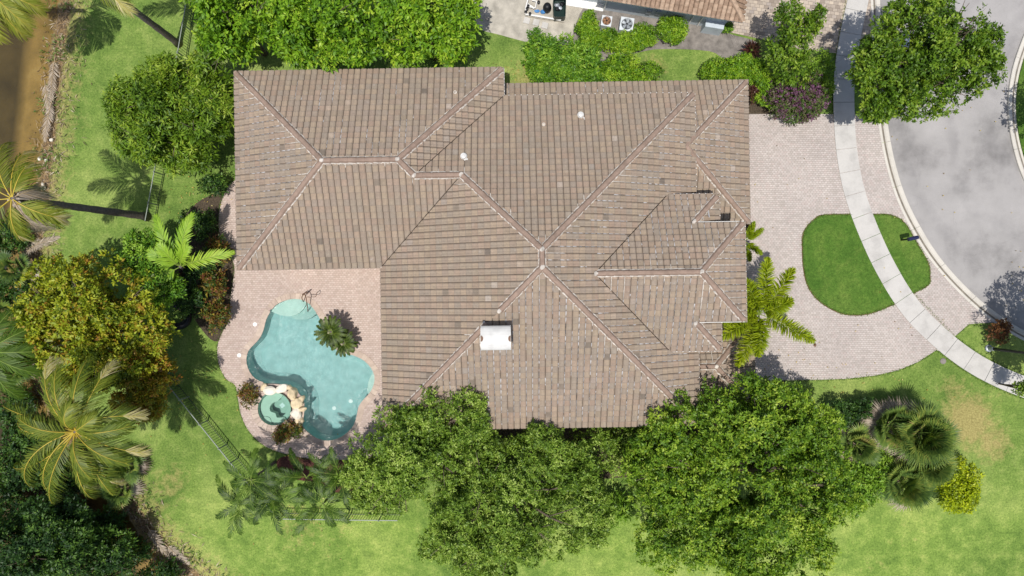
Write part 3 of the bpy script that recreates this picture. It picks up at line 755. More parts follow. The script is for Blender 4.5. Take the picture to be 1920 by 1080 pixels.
TW, TE_ = .362, .386
prof = [(0, -.045), (.028, .01), (.09, .042), (.168, .022), (.194, .022), (.272, .042), (.334, .01), (TW, -.045)]
def tile_local():
    vs = []; n = len(prof); L = TE_ * 1.12
    for x, z in prof: vs.append((x, 0, -.01))
    for x, z in prof: vs.append((x, 0, z + .105))
    for x, z in prof: vs.append((x, .03, z + .098))
    for x, z in prof: vs.append((x, L, z - .004))
    fs = [(r_ * n + i, r_ * n + i + 1, (r_ + 1) * n + i + 1, (r_ + 1) * n + i) for r_ in range(3) for i in range(n - 1)]
    return np.array(vs), fs
TV, TF = tile_local()
TM = [1 if (q // (len(prof) - 1)) < 2 or q % (len(prof) - 1) in (0, len(prof) - 2) else 0 for q in range(len(TF))]      # darker tone on butt, lip and channel side faces
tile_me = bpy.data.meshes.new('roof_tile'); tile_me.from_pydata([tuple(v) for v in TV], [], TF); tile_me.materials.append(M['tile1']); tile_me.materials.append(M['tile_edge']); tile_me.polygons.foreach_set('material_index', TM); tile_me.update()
roof = bpy.data.objects.new('roof', None); link(roof, house)

deckb = MB()
singles = []      # (projected area, matrix, tone)
restmeshes = []
COLS = {}
def face_frame(f):
    ang = Vector((f['d'][0], -f['d'][1], 0)); ang.rotate(Matrix.Rotation(HR, 3, 'Z'))
    ey = (ang + Vector((0, 0, K))).normalized()
    ex = Vector((ang.y, -ang.x, 0)); ez = ex.cross(ey)
    O = hp(f['a'][0], f['a'][1], f['z0'])
    return O, ex, ey, ez
tr_ = np.random.default_rng(3)
def tone_of(n): 
    t = np.clip(tr_.normal(.5, .11, n), .16, .84)
    t = np.where(tr_.random(n) < .007, tr_.uniform(.02, .14, n), t); t = np.where(tr_.random(n) < .008, tr_.uniform(.86, .95, n), t)
    return t
cands = []
jobs = []
VALLEYS = [((EL, NM), (vx, cy_)), ((wx, cy_), (WM, SL)), ((ex0, er), (v1, wn_)), ((ex0, er), (v1, ws_)), ((v1, wn_), (EM, wn_)), ((v1, ws_), (EM, ws_))]
VALLEYS = [(hp(*a), hp(*b_)) for a, b_ in VALLEYS]
def valley_inset(m):
    for a, b_ in VALLEYS:
        t = b_ - a; q = Vector((m.x, m.y, 0)) - a; k = q.dot(t) / t.length_squared
        if -.02 < k < 1.02 and (q - t * k).length < .06: return .022
    return 0.
for key, f in FACES.items():
    O, ex, ey, ez = face_frame(f); EX, EY, EZ = (np.array(q) for q in (ex, ey, ez)); On = np.array(O)
    for pc in f['p']:
        wpts = [hp(x, y, fh(key, x, y)) for x, y in pc]
        area = sum(a.x * b_.y - b_.x * a.y for a, b_ in zip(wpts, wpts[1:] + wpts[:1]))
        if area < 0: wpts.reverse()
        deckb.add([p - Vector((0, 0, .02)) for p in wpts], [tuple(range(len(wpts)))])
        us = [(p - O).dot(ex) for p in wpts]; vs_ = [(p - O).dot(ey) for p in wpts]
        i0, i1 = math.floor(min(us) / TW) - 1, math.ceil(max(us) / TW) + 1
        j0, j1 = math.floor(min(vs_) / TE_) - 1, math.ceil(max(vs_) / TE_) + 1
        poly2 = list(zip(us, vs_))
        edges = []
        for k in range(len(poly2)):
            a, c = poly2[k], poly2[(k + 1) % len(poly2)]
            if abs(a[1]) < .02 and abs(c[1]) < .02: continue          # the eave: tiles hang over
            e = np.array([c[0] - a[0], c[1] - a[1]]); L = np.hypot(*e)
            if L < .01: continue
            e /= L; nrm = np.array([e[1], -e[0]])
            wd = ex * e[0] + ey * e[1]; pn_ = Vector((wd.y, -wd.x, 0)).normalized()
            mw = O + ex * (a[0] + c[0]) / 2 + ey * (a[1] + c[1]) / 2
            edges.append((np.array(a), nrm, pn_, valley_inset(mw)))
        ij = np.array([(i, j) for j in range(max(j0, 0), j1) for i in range(i0, i1)])
        ok = []; full = []
        for i, j in ij:
            cs = np.array([(i * TW, j * TE_), ((i + 1) * TW, j * TE_), ((i + 1) * TW, (j + 1.12) * TE_), (i * TW, (j + 1.12) * TE_)])
            out = False; fu = True
            for a, nrm, _, _i in edges:
                d = (cs - a) @ nrm
                if d.min() > 0: out = True; break
                if d.max() > -_i * 2: fu = False
            ok.append(not out); full.append(fu)
        ij = ij[np.array(ok, bool)]; full = np.array(full)[np.array(ok, bool)]
        jobs.append((key, ij, full, wpts, edges, O, ex, ey, ez))
        for q, (i, j) in enumerate(ij):
            if full[q]:
                cpos = On + EX * (i + .5) * TW + EY * ((j + .5) * TE_ - .03)
                view = np.array([0, 0, H]) - cpos; dd = np.linalg.norm(view)
                cands.append((float(EZ @ view / dd ** 3), len(jobs) - 1, q))
cands.sort(reverse=True)
covered = lambda p: any((p - hp(*c)).length < r_ for c, r_ in (((-27, 80), 1.6),))
pick = set()
for a, jb, q in cands:
    if len(pick) >= 300: break
    pick.add((jb, q))
allv = []; allf = []; allt = []; off = 0
nv = len(TV)
for jb, (key, ij, full, wpts, edges, O, ex, ey, ez) in enumerate(jobs):
    On, EX, EY, EZ = (np.array(q) for q in (O, ex, ey, ez))
    tones = tone_of(len(ij)); jit = tr_.normal(0, .003, len(ij))
    bm = bmesh.new(); tl = bm.faces.layers.float.new('tone')
    for q, (i, j) in enumerate(ij):
        base = On + EX * i * TW + EY * (j * TE_ - .05) + EZ * (.012 + jit[q])
        if (jb, q) in pick:
            singles.append((Matrix(((ex.x, ey.x, ez.x, base[0]), (ex.y, ey.y, ez.y, base[1]), (ex.z, ey.z, ez.z, base[2]), (0, 0, 0, 1))), float(tones[q]))); continue
        pts = base + TV[:, :1] * EX + TV[:, 1:2] * EY + TV[:, 2:] * EZ
        bv = [bm.verts.new(p) for p in pts]
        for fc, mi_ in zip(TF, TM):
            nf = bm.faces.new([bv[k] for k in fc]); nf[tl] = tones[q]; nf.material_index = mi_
    for a, nrm, pn, ins_ in edges:
        bmesh.ops.bisect_plane(bm, geom=bm.verts[:] + bm.edges[:] + bm.faces[:], dist=1e-5, plane_co=O + ex * a[0] + ey * a[1] - pn * ins_, plane_no=pn, clear_outer=True)
    me = bpy.data.meshes.new('tmp'); bm.to_mesh(me); bm.free(); restmeshes.append(me)
# join the remaining tiles into one part
bm = bmesh.new(); bm.faces.layers.float.new('tone')
for me in restmeshes: bm.from_mesh(me)
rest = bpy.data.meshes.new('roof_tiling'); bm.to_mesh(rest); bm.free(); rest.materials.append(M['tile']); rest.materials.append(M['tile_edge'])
for me in restmeshes: bpy.data.meshes.remove(me)
o = bpy.data.objects.new('roof_tiling', rest); o['kind'] = 'stuff'; link(o, roof)
for m_, t in singles:
    o = bpy.data.objects.new('roof_tile', tile_me); o.color = (t, t, t, 1); link(o, roof); o.matrix_world = m_
deckb.build('roof_deck', M['underlay'], roof)

# ridge and hip caps with their pale mortar
def ridge(a, b_, fl, fr, ends=(True, True)):
    """a, b_: plan points (high end first for hips); fl / fr: faces on the two sides"""
    za, zb = fh(fl, *a), fh(fl, *b_)
    A, B = hp(*a, za), hp(*b_, zb)
    t = (B - A); t2 = Vector((t.x, t.y, 0)).normalized(); side = Vector((-t2.y, t2.x, 0))
    inv = Matrix.Rotation(-HR, 3, 'Z')
    def hgt(key, p):
        q = inv @ Vector((p.x, p.y, 0)); return fh(key, q.x / U, -q.y / U)
    mid = (A + B) / 2
    # which face lies to the left (side +)?
    def dist(key):
        cxs = [c for pc in FACES[key]['p'] for c in pc]; c = hp(sum(x for x, _ in cxs) / len(cxs), sum(y for _, y in cxs) / len(cxs))
        return (c - mid).dot(side)
    kl, kr = (fl, fr) if dist(fl) > dist(fr) else (fr, fl)
    L = t.length; n = max(2, int(L / .42)); u = t.normalized()
    bb = MB()
    rj = random.Random(int(a[0] * 7 + a[1] * 13 + b_[0]))
    for k in range(n):
        rows = []
        for s_, up, wsc in ((k / n, .0, .75), ((k + 1) / n + .01, .022, .82)):
            c = A + t * s_; row = []
            jj_ = rj.uniform(-.006, .006)
            for x, z in ((-.225, .10), (-.205, .14), (-.12, .19), (0, .21), (.12, .19), (.205, .14), (.225, .10)):
                p = c + side * (x * wsc + jj_)
                base = hgt(kl if x > 0 else kr, p) if abs(x) > .15 else c.z - abs(x) * .1
                row.append(Vector((p.x, p.y, (base if abs(x) > .15 else c.z) + z + up)))
            rows.append(row)
        m_ = len(rows[0])
        bb.add(rows[0] + rows[1], [(i, i + 1, m_ + i + 1, m_ + i) for i in range(m_ - 1)] + [tuple(range(m_)), tuple(range(m_, 2 * m_))])
    cap = bb.build('ridge_cap', M['ridge'], roof)
    mb = MB()
    for sg, key in ((1, kl), (-1, kr)):
        m2 = int(L / .12) + 1
        prev = None
        for k in range(m2 + 1):
            c = A + t * (k / m2); wob = rj.uniform(-.014, .02)
            pin = c + side * sg * .14; po = c + side * sg * (.208 + wob * 1.6)
            row = [Vector((pin.x, pin.y, hgt(key, pin) + .16)), Vector((po.x, po.y, hgt(key, po) + .128)), Vector((po.x, po.y, hgt(key, po) + .01))]
            if prev: mb.add(prev + row, [(0, 1, 4, 3), (1, 2, 5, 4)])
            prev = row
        # lime running down the tile channels below the cap
        f = FACES[key]; O, ex, ey, ez = face_frame(f)
        ua, ub = (A - O).dot(ex), (B - O).dot(ex)
        va, vb = (A - O).dot(ey), (B - O).dot(ey)
        if abs(ua - ub) > .2:
            for i in range(math.ceil(min(ua, ub) / TW), math.floor(max(ua, ub) / TW) + 1):
                if rj.random() > f['lime'] * .8 + .05: continue
                v = va + (vb - va) * (i * TW - ua) / (ub - ua)
                hipoff = .28 * 1.35 if abs(va - vb) > .3 else .28
                v -= hipoff; ln = min(rj.expovariate(1 / (.15 + .7 * f['lime'])) + .08, v - .1)
                if ln < .08: continue
                w = rj.uniform(.010, .026)
                q = []
                for vv, ww in ((v + .12, w), (v - ln * .6, w), (v - ln, w * .3)):
                    for sx in (-1, 1): q.append(O + ex * (i * TW + sx * ww + .004) + ey * vv + ez * .095)
                mb.add(q, [(0, 1, 3, 2), (2, 3, 5, 4)])
    o = mb.build('mortar', M['mortar'], cap); o['kind'] = 'stuff'
    return A, B
rv = []
for args in [((ax0, ry), (WL + 3, NL + 3), 'lw', 'ln'), ((ax0, ry), (WL + 3, SL - 3), 'lw', 'ls'), ((ax0, ry), (ax1, ry), 'ln', 'ls'), ((ax1, ry), (EL - 3, NL + 3), 'ln', 'le'),
        ((ax1, ry), (vx, cy_), 'le', 'ls'), ((vx, cy_), (wx, cy_), 'mn', 'ls'), ((rx, ry0), (wx, cy_), 'mn', 'mw'), ((rx, ry0), (rx, ry1), 'mw', 'me'),
        ((rx, ry0), (EM - 3, NM + 3), 'mn', 'me'), ((rx, ry1), (EM - 3, SM - 3), 'ms', 'me'), ((rx, ry1), (-21, 38), 'ms', 'mw'), ((-44, 61), (WM + 3, SM - 3), 'ms', 'mw'),
        ((ex0 + 3, er), (ne_ - 89, er), 'en', 'es'), ((ne_ - 89, er), (ne_ - 3, nn_ + 3), 'en', 'ee'), ((ne_ - 89, er), (ne_ - 3, ns_ - 3), 'es', 'ee'),
        ((hx + 2, nn_ - 2), (we_ - 3, wn_ + 3), 'en', 'ewn'), ((hx + 2, ns_ + 2), (we_ - 3, ws_ - 3), 'es', 'ews'),
        ((GE - gh, GN + gh), (GE - 3, GN + 3), 'gn', 'ge'), ((GE - gh, GN + gh), (GE - 3, GS - 3), 'gs', 'ge'), ((QE - qh, QN + qh), (QE - 3, QN + 3), 'qn', 'qe'),
        ((QE - qh, QN + qh), (QE - 3, QS - 3), 'qs', 'qe'), ((QE - qh, QN + qh), (gx0 + 20, QN + qh), 'qn', 'qs')]:
    rv.append(ridge(*args))
def blob(p, r_, z=.17):
    o = rock('mortar_plug', (p.x, p.y, p.z + z), r_, r_ * .8, .09, M['mortar'], None, int(p.x * 31 + p.y * 17) % 997, 1); o.parent = roof
for q in ((ax0, ry, 'ln'), (ax1, ry, 'ln'), (vx, cy_, 'mn'), (wx, cy_, 'mn'), (rx, ry0, 'mn'), (rx, ry1, 'ms'), (ne_ - 89, er, 'en'), (ex0 + 2, er, 'en'), (hx, nn_ - 2, 'en'), (hx, ns_ + 2, 'es'), (QE - qh, QN + qh, 'qn'), (-22, 39, 'ms')):
    blob(hp(q[0], q[1], fh(q[2], q[0], q[1])), .16, .19)
# random loose lime streaks along the channels of the sunny slopes
mb = MB(); rj = random.Random(77)
for key, cnt in (('ms', 420), ('lw', 170), ('es', 130), ('ee', 50), ('me', 110), ('ge', 50), ('en', 60), ('ln', 24), ('gn', 40)):
    f = FACES[key]; O, ex, ey, ez = face_frame(f)
    P2 = [[((hp(x, y, fh(key, x, y)) - O).dot(ex), (hp(x, y, fh(key, x, y)) - O).dot(ey)) for x, y in pc] for pc in f['p']]
    vp = [[Vector((a, c, 0)) for a, c in q] for q in P2]
    lo = min(v.x for q in vp for v in q); hi = max(v.x for q in vp for v in q); top = max(v.y for q in vp for v in q)
    n = 0; tries = 0
    while n < cnt and tries < cnt * 12:
        tries += 1
        i = rj.randint(int(lo / TW), int(hi / TW)); v = rj.uniform(.1, top); ln = rj.expovariate(1 / .8) + .12
        if not any(inside((i * TW + .01, v + .3), q) for q in vp) or not any(inside((i * TW + .01, v - ln), q) for q in vp): continue
        w = rj.uniform(.012, .034); n += 1; q = []
        for vv, ww in ((v, w), (v - ln, w * .6)):
            for sx in (-1, 1): q.append(O + ex * (i * TW + sx * ww + .004) + ey * vv + ez * .07)
        mb.add(q, [(0, 1, 3, 2)])
o = mb.build('lime_streaks', M['lime'], roof); o['kind'] = 'stuff'
# eave boards
def eave(a, b_, z, out, th=.028):
    A, B = hp(*a, z), hp(*b_, z); t = (B - A).normalized(); n_ = Vector((t.y, -t.x, 0))
    c = (A + B) / 2 + n_ * out; bb = MB()
    bb.box((c.x, c.y, z - .085), ((B - A).length + .03, th, .2), math.atan2(t.y, t.x)); bb.build('eave_board', M['white'], roof)
for a, b_, z in [((WL, NL), (EL, NL), ZE), ((WL, SL), (WL, NL), ZE), ((WM, SL), (WL, SL), ZE), ((WM, SM), (WM, SL), ZE), ((EM, SM), (WM, SM), ZE), ((EM, ws_), (EM, SM), ZE),
        ((EM, NM), (EM, wn_), ZE), ((EL, NM), (EM, NM), ZE), ((EL, NL), (EL, NM), ZE), ((v1, wn_), (we_, wn_), zw), ((we_, wn_), (we_, nn_), zw), ((hx, nn_), (ne_, nn_), ZR - 89 * K * U),
        ((ne_, nn_), (ne_, ns_), ZR - 89 * K * U), ((ne_, ns_), (hx, ns_), ZR - 89 * K * U), ((we_, ns_), (we_, ws_), zw), ((we_, ws_), (v1, ws_), zw),
        ((EL + 6, GN), (GE, GN), ZL), ((GE, GN), (GE, GS), ZL), ((GE, GS), (gx0, GS), ZL), ((QE, QN), (QE, QS), ZL), ((QE, QS), (gx0, QS), ZL), ((gx0, QN), (QE, QN), ZL)]:
    w_ = hp(*b_) - hp(*a); cl = hp(*a)
    o_ = .05
    t = w_.normalized(); n_ = Vector((t.y, -t.x, 0)); mid = (hp(*a) + hp(*b_)) / 2
    # outward = away from the middle of the roof of that block
    ref = hp((WL + EL) / 2 if b_[0] <= EL + 1 and a[0] <= EL + 1 and min(a[1], b_[1]) < -40 and max(a[0], b_[0]) <= EL else rx, ry if max(a[0], b_[0]) <= EL and min(a[1], b_[1]) < -41 else er)
    sgn = 1 if (mid - ref).dot(n_) > 0 else -1
    vis = (a, b_) in (((EM, NM), (EM, wn_)), ((EL, NM), (EM, NM)), ((EL, NL), (EL, NM)), ((EM, ws_), (EM, SM))) or z > ZE + .05
    eave(a, b_, z + (.03 if vis else 0), ((.04 if {a[1], b_[1]} in ({nn_}, {ns_}) else .09) if vis else .03) * sgn, (.03 if {a[1], b_[1]} in ({nn_}, {ns_}) else .065) if vis else .028)
# walls
bb = MB()
def wallbox(x0, y0, x1, y1, zt, ins=17):
    x0 += ins; y0 += ins; x1 -= ins; y1 -= ins
    q = [hp(x0, y1), hp(x1, y1), hp(x1, y0), hp(x0, y0)]
    bb.add([Vector((p.x, p.y, -.1)) for p in q] + [Vector((p.x, p.y, zt)) for p in q], [(0, 1, 5, 4), (1, 2, 6, 5), (2, 3, 7, 6), (3, 0, 4, 7), (4, 5, 6, 7)])
wallbox(WL, NL, EL, SL, ZE - .02); wallbox(WM, NM, EM, SM, ZE - .03); wallbox(EM - 60, wn_, we_, ws_, zw - .03); wallbox(EM - 50, nn_, ne_, ns_, ZR - 89 * K * U - .02)
wallbox(EL + 4, GN, GE, GS, ZL - .02); wallbox(gx0, QN, QE, QS, ZL - .03)
bb.build('wall', M['stucco'], house)
# chimney with a white barrel hood
CH = P(929.5, 634, 8.9)
stack = MB(); stack.box((CH.x * 1.0, CH.y + .02, 7.2), (1.34, 1.06, 2.9), HR); ch = stack.build('chimney', M['stucco'], house)
cap = MB(); w2, d2 = .80, .65; rows = []
for x in (-w2, -w2 + .04, -w2 + .14, w2 - .14, w2 - .04, w2):
    e = 1 - max(0, (abs(x) - (w2 - .14)) / .14) * .1
    row = []
    for k in range(13):
        a = math.pi * k / 12; yy = -math.cos(a) * d2; zz = .10 + math.sin(a) * .30 * (1 if abs(x) < w2 - .05 else .94)
        ey_ = max(-d2, min(d2, yy * 1.0)) * (1 if abs(x) < w2 - .02 else .95)
        row.append((CH.x + x * math.cos(HR) - ey_ * math.sin(HR), CH.y + ey_ + x * math.sin(HR), 8.6 + zz))
    rows.append(row)
vs = [v for r_ in rows for v in r_]
cap.add(vs, [(i * 13 + k, (i + 1) * 13 + k, (i + 1) * 13 + k + 1, i * 13 + k + 1) for i in range(5) for k in range(12)] + [tuple(range(13)), tuple(range(65, 78))])
cap.box((CH.x, CH.y, 8.62), (2 * w2, 2 * d2, .16), HR)
hood = cap.build('hood', M['metalwhite'], ch)
for sx in (-1, 1):
    bb = MB(); n = 10; c0 = (CH.x + sx * (w2 - .015), CH.y - .02)
    vs = [(c0[0] - sx * .13 * math.sin(math.pi * k / n), c0[1] - .16 * math.cos(math.pi * k / n), 8.6 + .10 + .31 + .004) for k in range(n + 1)]
    vs2 = [(v[0], v[1], v[2] - .12) for v in vs]
    bb.add(vs + vs2, [tuple(range(n + 1))] + [(k, k + 1, n + 2 + k, n + 1 + k) for k in range(n)]); bb.build('side_vent', M['brown'], ch)
# roof vents and pipes
def onroof(key, pxx, pyy):
    z = 6.
    for _ in range(8):
        p = P(pxx, pyy, z); q = Matrix.Rotation(-HR, 3, 'Z') @ Vector((p.x, p.y, 0)); z = fh(key, q.x / U, -q.y / U)
    return P(pxx, pyy, z)
for q in ((870, 294), (1088, 217)):
    p = onroof('mn', *q); bb = MB(); bb.lathe((p.x, p.y, p.z - .12), [(.19, 0), (.19, .34), (.17, .34), (.15, .46), (.02, .5)], 16)
    bb.box((p.x + .12, p.y - .2, p.z + .08), (.22, .16, .22)); bb.build('roof_vent', M['metalwhite'], roof)
for k_, q in (('mn', (1019, 235)), ('ln', (854, 175))):
    p = onroof(k_, *q); bb = MB(); bb.lathe((p.x, p.y, p.z - .1), [(.10, 0), (.10, .34), (.06, .34), (.06, .2)], 14); bb.build('vent_pipe', M['mortar'], roof)

# ------------------------------------------------------------------ vegetation builders
def unit(v): return v / np.maximum(np.linalg.norm(v, axis=-1, keepdims=True), 1e-9)
def leaf_quads(pos, d, nrm, L, Wd, r):
    """pos (n,3) base, d leaf direction, nrm rough facing; returns V,F"""
    n = len(pos); L = np.asarray(L).reshape(-1, 1); Wd = np.asarray(Wd).reshape(-1, 1)
    s = unit(np.cross(d, nrm)); up = unit(np.cross(s, d))
    mid = pos + d * L * .45
    a = mid + s * Wd * .5 + up * Wd * .12; c = mid - s * Wd * .5 + up * Wd * .12
    tip = pos + d * L - np.array([0, 0, 1]) * L * r.uniform(.02, .22, (n, 1))
    V = np.stack([pos, a, tip, c], 1).reshape(-1, 3)
    F = np.arange(4 * n).reshape(n, 4)
    return V, F
def crown_leaves(blobs, r, per_m2, k, L, Wd, flat=.35, low=-.35, shell=.28, tone_sd=.22, pockets=None):
    """blobs (m,4): x y z radius.  clusters on the outer shell of every blob, k leaves each"""
    VV = []; FF = []; TT = []; off = 0
    for x, y, z, rad in blobs:
        m = max(6, int(per_m2 * 4 * math.pi * rad * rad * .62))
        d = unit(r.normal(size=(m * 2, 3))); d = d[d[:, 2] > low][:m]; m = len(d)
        rr = rad * (1 - shell * r.random((m, 1)) ** 1.5) * (1 + .12 * r.normal(size=(m, 1)))
        c = np.array([x, y, z]) + d * rr * np.array([1, 1, .82])
        if pockets is not None and len(pockets):
            dd = np.linalg.norm((c[:, None] - pockets[None, :, :3]) * np.array([1, 1, .55]), axis=2)
            ok = (dd > pockets[None, :, 3] * (1 + .25 * r.normal(size=dd.shape))).all(1); d = d[ok]; c = c[ok]; m = len(c)
            if m == 0: continue
        bt = r.normal(0, .17)
        ct = np.clip(r.normal(.45 + bt, tone_sd, m), 0, 1)
        # leaves of each cluster fan out round the cluster axis
        ax = unit(d + np.array([0, 0, .55]) + .35 * r.normal(size=(m, 3)))
        e1 = unit(np.cross(ax, r.normal(size=(m, 3)))); e2 = np.cross(ax, e1)
        ph = (np.arange(k) * 2.399)[None, :] + r.random((m, 1)) * 6.28
        tilt = flat + .5 * r.random((m, k))
        dirs = unit((np.cos(ph)[..., None] * e1[:, None] + np.sin(ph)[..., None] * e2[:, None]) + tilt[..., None] * ax[:, None])
        pos = c[:, None] + dirs * .02 + r.normal(0, L * .28, (m, k, 3))
        nrm = unit(ax[:, None] + .3 * r.normal(size=(m, k, 3)))
        dirs = dirs.reshape(-1, 3); pos = pos.reshape(-1, 3); nrm = nrm.reshape(-1, 3)
        sc = r.uniform(.7, 1.25, len(pos))
        V, F = leaf_quads(pos, dirs, nrm, L * sc, Wd * sc, r)
        VV.append(V); FF.append(F + off); off += len(V)
        TT.append(np.clip(np.repeat(ct, k) + r.normal(0, .12, len(pos)), 0, 1))
    return np.concatenate(VV), np.concatenate(FF), np.concatenate(TT)
def sub_blobs(lobes, r, n_per, frac=(.28, .42), inner=.72):
    """break ellipsoid lobes (c, rx, ry, rz) into many overlapping clumps"""
    out = []
    for c, rx_, ry_, rz_ in lobes:
        mean = (rx_ * ry_ * rz_) ** (1 / 3)
        n = n_per
        d = unit(r.normal(size=(n * 3, 3))); d = d[d[:, 2] > -.3][:n]
        for q in d:
            s = mean * r.uniform(*frac); t = r.uniform(inner - .12, inner + .1)
            out.append((c[0] + q[0] * (rx_ - s * .55) * min(1, t + .22), c[1] + q[1] * (ry_ - s * .55) * min(1, t + .22), c[2] + q[2] * rz_ * t, s))
        out.append((c[0], c[1], c[2] - rz_ * .15, mean * .8)); out.append((c[0] + rx_ * .35, c[1], c[2] - rz_ * .3, mean * .55)); out.append((c[0] - rx_ * .35, c[1], c[2] - rz_ * .3, mean * .55))
    return out
def limbs(base, blobs, r, rad, fork, mat, parent, nmax=16, name='trunk'):
    b_ = MB(); base = Vector(base); bl = [Vector(q[:3]) for q in blobs]
    cen = sum(bl, Vector()) / len(bl)
    top = Vector((base.x * .4 + cen.x * .6, base.y * .4 + cen.y * .6, fork))
    b_.tube([base - Vector((0, 0, .15)), base + (top - base) * .15, base + (top - base) * .5 + Vector((rad * .5, 0, 0)), top], [rad * 1.35, rad * 1.05, rad * .9, rad * .8], 9)
    for i in r.permutation(len(bl))[:nmax]:
        e = bl[i]; m1 = top + (e - top) * .4 + Vector((0, 0, .12 * (e - top).length)); m2 = top + (e - top) * .75 + Vector((0, 0, .08 * (e - top).length))
        b_.tube([top - Vector((0, 0, .1)), m1, m2, e], [rad * .55, rad * .36, rad * .22, rad * .06], 6)
        for _ in range(2):
            g = e + Vector((r.normal(0, .5), r.normal(0, .5), r.uniform(.1, .6)))
            b_.tube([m2, (m2 + g) / 2 + Vector((0, 0, .1)), g], [rad * .16, rad * .1, rad * .03], 5)
    return b_.build(name, mat, parent, smooth=True)
def tree(name, label, lobes, leaf, seed, L=.19, Wd=.08, per=16, k=7, nper=26, trunk_r=.2, fork=None, cat='tree', group=None, flat=.35, frac=(.28, .42), inner=.72, tone_sd=.22, shell=.28, trunk='trunk', nl=16, base=None, gaps=.55):
    """lobes: (px, py, rx_px, ry_px, z centre, rz) as seen from above"""
    r = np.random.default_rng(seed); lb = []
    for a, c, rx_, ry_, z, rz_ in lobes: lb.append((P(a, c, z), W(rx_, z), W(ry_, z), rz_))
    bl = sub_blobs(lb, r, nper, frac, inner)
    cen = sum((q[0] for q in lb), Vector()) / len(lb)
    bs = Vector((cen.x, cen.y, 0)) if base is None else P(*base)
    zmin = min(q[0].z - q[3] for q in lb)
    root = thing(name, label, cat, (bs.x, bs.y, 0), group)
    pk = []
    for c_, rx_, ry_, rz_ in lb:
        for _ in range(int(gaps * rx_ * ry_ * math.pi)):
            a_ = r.uniform(0, 6.28); q_ = math.sqrt(r.uniform(0, 1)); pk.append((c_[0] + rx_ * q_ * math.cos(a_), c_[1] + ry_ * q_ * math.sin(a_), c_[2] + rz_ * math.sqrt(max(0, 1 - q_ * q_)) * .9, r.uniform(.25, .75) * min(1, rx_ / 2.5)))
    V, F, T = crown_leaves(bl, r, per, k, L, Wd, flat, tone_sd=tone_sd, shell=shell, pockets=np.array(pk) if pk else None)
    V[:, 2] = np.maximum(V[:, 2], .05)
    np_mesh('crown', V, F, T, M[leaf], root)
    limbs(bs, bl, r, trunk_r, fork if fork is not None else max(.4, zmin + .2), M[trunk], root, nl)
    return root

# palms ------------------------------------------------------------
def frond(mb, base, az, el, L, n, leaf, width, arch, r, plum=False, vee=.5, tone0=.5, tone_tip=None, droop=.35, lat=0., rr=.035, start=.12, sweep=.9):
    """one pinnate frond; leaflets in material 0, rachis in material 1"""
    p = Vector(base); pts = [p.copy()]; tans = []; a = el; z_az = az
    seg = L / n
    for i in range(n):
        t = Vector((math.cos(a) * math.cos(z_az), math.cos(a) * math.sin(z_az), math.sin(a))); tans.append(t)
        p = p + t * seg; pts.append(p.copy()); a -= arch / n * (.5 + i / n); z_az += lat / n
    tans.append(tans[-1])
    mb.tube(pts, [rr * (1 - .85 * i / n) for i in range(n + 1)], 4, tone0, 1, cap=False)
    for i in range(1, n + 1):
        s = i / n
        if s < start: continue
        t = tans[i]; side = t.cross(Vector((0, 0, 1)))
        if side.length < 1e-3: side = Vector((1, 0, 0))
        side.normalize(); up = side.cross(t)
        ll = leaf * (math.sin(math.pi * min(.97, .16 + .8 * s)) ** .6) * r.uniform(.85, 1.1)
        for sg in ((1, -1) if not plum else (1, -1, 1, -1, 1, -1)):
            be = vee + r.normal(0, .12) if not plum else r.uniform(-.9, 1.4)
            sw = sweep - .45 * s + r.normal(0, .07)
            d = (t * math.cos(sw) + side * sg * math.sin(sw) * math.cos(be) + up * math.sin(sw) * math.sin(be)).normalized()
            w = width * r.uniform(.8, 1.1)
            wv = d.cross(up if not plum else Vector((r.normal(), r.normal(), r.normal()))); wv = wv.normalized() * w * .5 if wv.length > 1e-3 else side * w * .5
            q = pts[i]; m = q + d * ll * .55 + Vector((0, 0, -droop * ll * .12)); e = q + d * ll + Vector((0, 0, -droop * ll * r.uniform(.35, .8)))
            tn = tone0 + r.normal(0, .12)
            if tone_tip is not None and s > .72: tn = tone_tip + r.normal(0, .08)
            mb.add([q + wv * .6, q - wv * .6, m - wv, m + wv, e], [(0, 1, 2, 3), (3, 2, 4)], min(1, max(0, tn)), 0)
